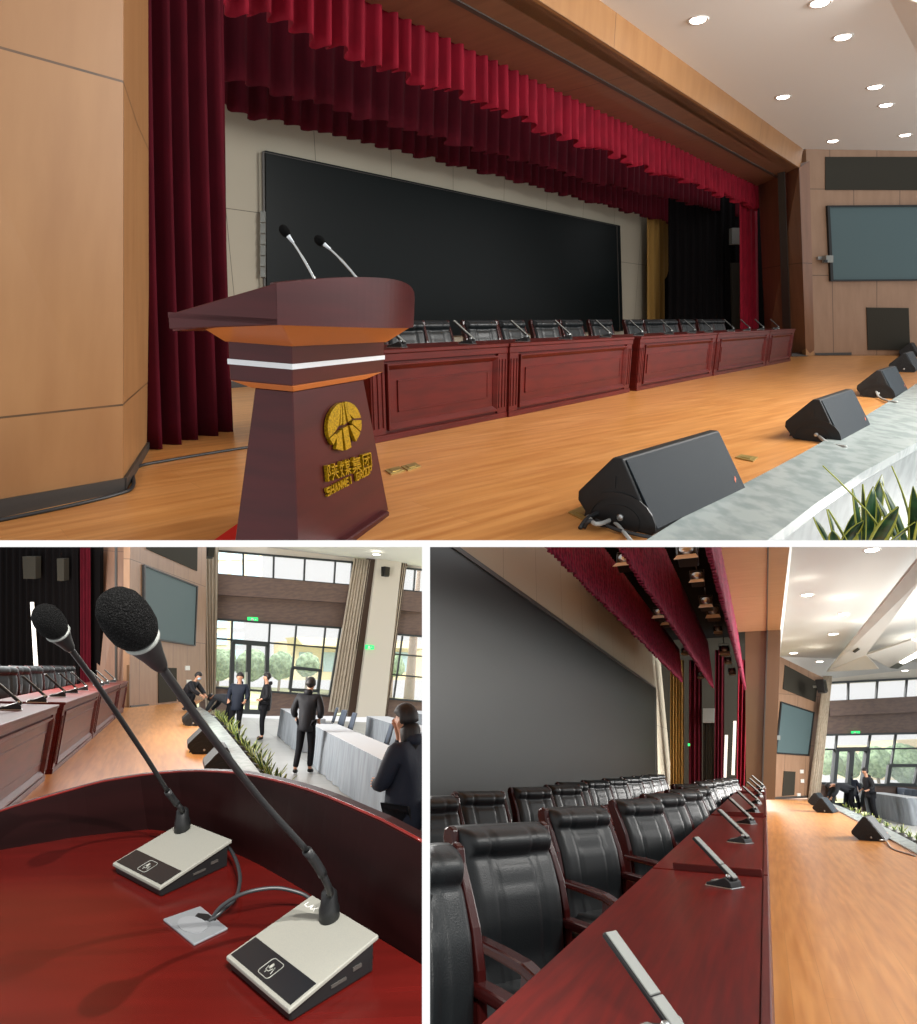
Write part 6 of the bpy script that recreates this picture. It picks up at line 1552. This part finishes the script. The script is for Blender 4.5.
# hall tables, chairs, people
e1 = D.pt(876, 818, HB); rr = D.d(765)
draped_table(D.pt(868, 815, HB)+rr*.0, (D.pt(913, 826, HB)-D.pt(868, 815, HB)).normalized(), 5.5, .95, .8, nC, 'cloth covered table with hanging folds, lower right picture, nearest', 'cloth covered tables in the hall, lower right picture')
draped_table(D.pt(884, 811, HB), (D.pt(913, 826, HB)-D.pt(868, 815, HB)).normalized(), 7, .95, .8, nC, 'cloth covered table behind the nearest one, lower right picture', 'cloth covered tables in the hall, lower right picture')
first = None
for k, (u, v) in enumerate(((885, 813), (892, 814.5), (901, 816), (908, 818), (915, 820))):
    M = D.frame(D.pt(u, v, HB), sC) @ Matrix.Rotation(2.2, 4, 'Z') @ Matrix.Scale(1.25, 4)
    lab = 'blue grey meeting chair behind the cloth covered table, lower right picture, '+('leftmost of five', 'second from the left', 'third from the left', 'fourth from the left', 'rightmost of five')[k]
    if first is None:
        first = thing('meeting_chair', M, lab, 'chair', 'meeting chairs in the hall, lower right picture'); meeting_chair_parts(first)
    else: dup(first, M, lab)
pers(D, 876, 822, HB, -right+away*.1, 'person in a dark coat standing in profile by the cloth covered table, lower right picture', stand(0, .02, .14, bend=.14), 'coat', sc=1.12)
pers(D, 858, 815, HB, away*.6+right*.5, 'person in a dark blue coat half hidden behind the bending person', stand(0, .04, .1), 'coat_blue', sc=1.0)
pers(D, 851, 816, HB, -right, 'person in a grey coat bending over the kerb, lower right picture', bent(), 'coat_grey', sc=1.2, hood=False)
# ================================================================ each hall ends where its picture ends
def cut_planes(key):
    up = lambda v: Vector((0, (v-CY)/F, 1)).normalized()       # keep above image row v
    if key == 'A': return [up(540.3)]
    pl = [-up(547)]
    if key == 'B': pl.append(-Vector((1, -(422.0-CX)/F, 0)).normalized())
    if key == 'C': pl.append(Vector((1, -(430.0-CX)/F, 0)).normalized())
    return pl
bpy.context.view_layer.update()
for o in list(C.objects):
    if o.type != 'MESH' or SETOF.get(o.name) is None: continue
    mw = o.matrix_world; inv = mw.inverted(); me = o.data
    co = [mw @ v.co for v in me.vertices]
    for n in cut_planes(SETOF[o.name]):
        sd = [n.dot(p) for p in co]
        if not sd or min(sd) >= 0: continue
        if max(sd) <= 0:
            bpy.data.objects.remove(o); o = None; break
        if o.data.users > 1: o.data = o.data.copy()
        bm = bmesh.new(); bm.from_mesh(o.data)
        ln = (mw.transposed().to_3x3() @ n).normalized(); lo_ = inv @ Vector((0, 0, 0))
        r = bmesh.ops.bisect_plane(bm, geom=bm.verts[:]+bm.edges[:]+bm.faces[:], plane_co=lo_, plane_no=ln, clear_inner=True, dist=1e-6)
        ed = [e for e in r['geom_cut'] if isinstance(e, bmesh.types.BMEdge) and e.is_valid and len(e.link_faces) == 1]
        if ed and len(ed) < 400:
            try: bmesh.ops.contextual_create(bm, geom=ed) if len(ed) < 12 else bmesh.ops.holes_fill(bm, edges=ed, sides=0)
            except Exception: pass
        bm.to_mesh(o.data); bm.free(); co = [mw @ v.co for v in o.data.vertices]
# things left with nothing in the picture go
for o in list(C.objects):
    if o.type == 'EMPTY' and not o.children: bpy.data.objects.remove(o)
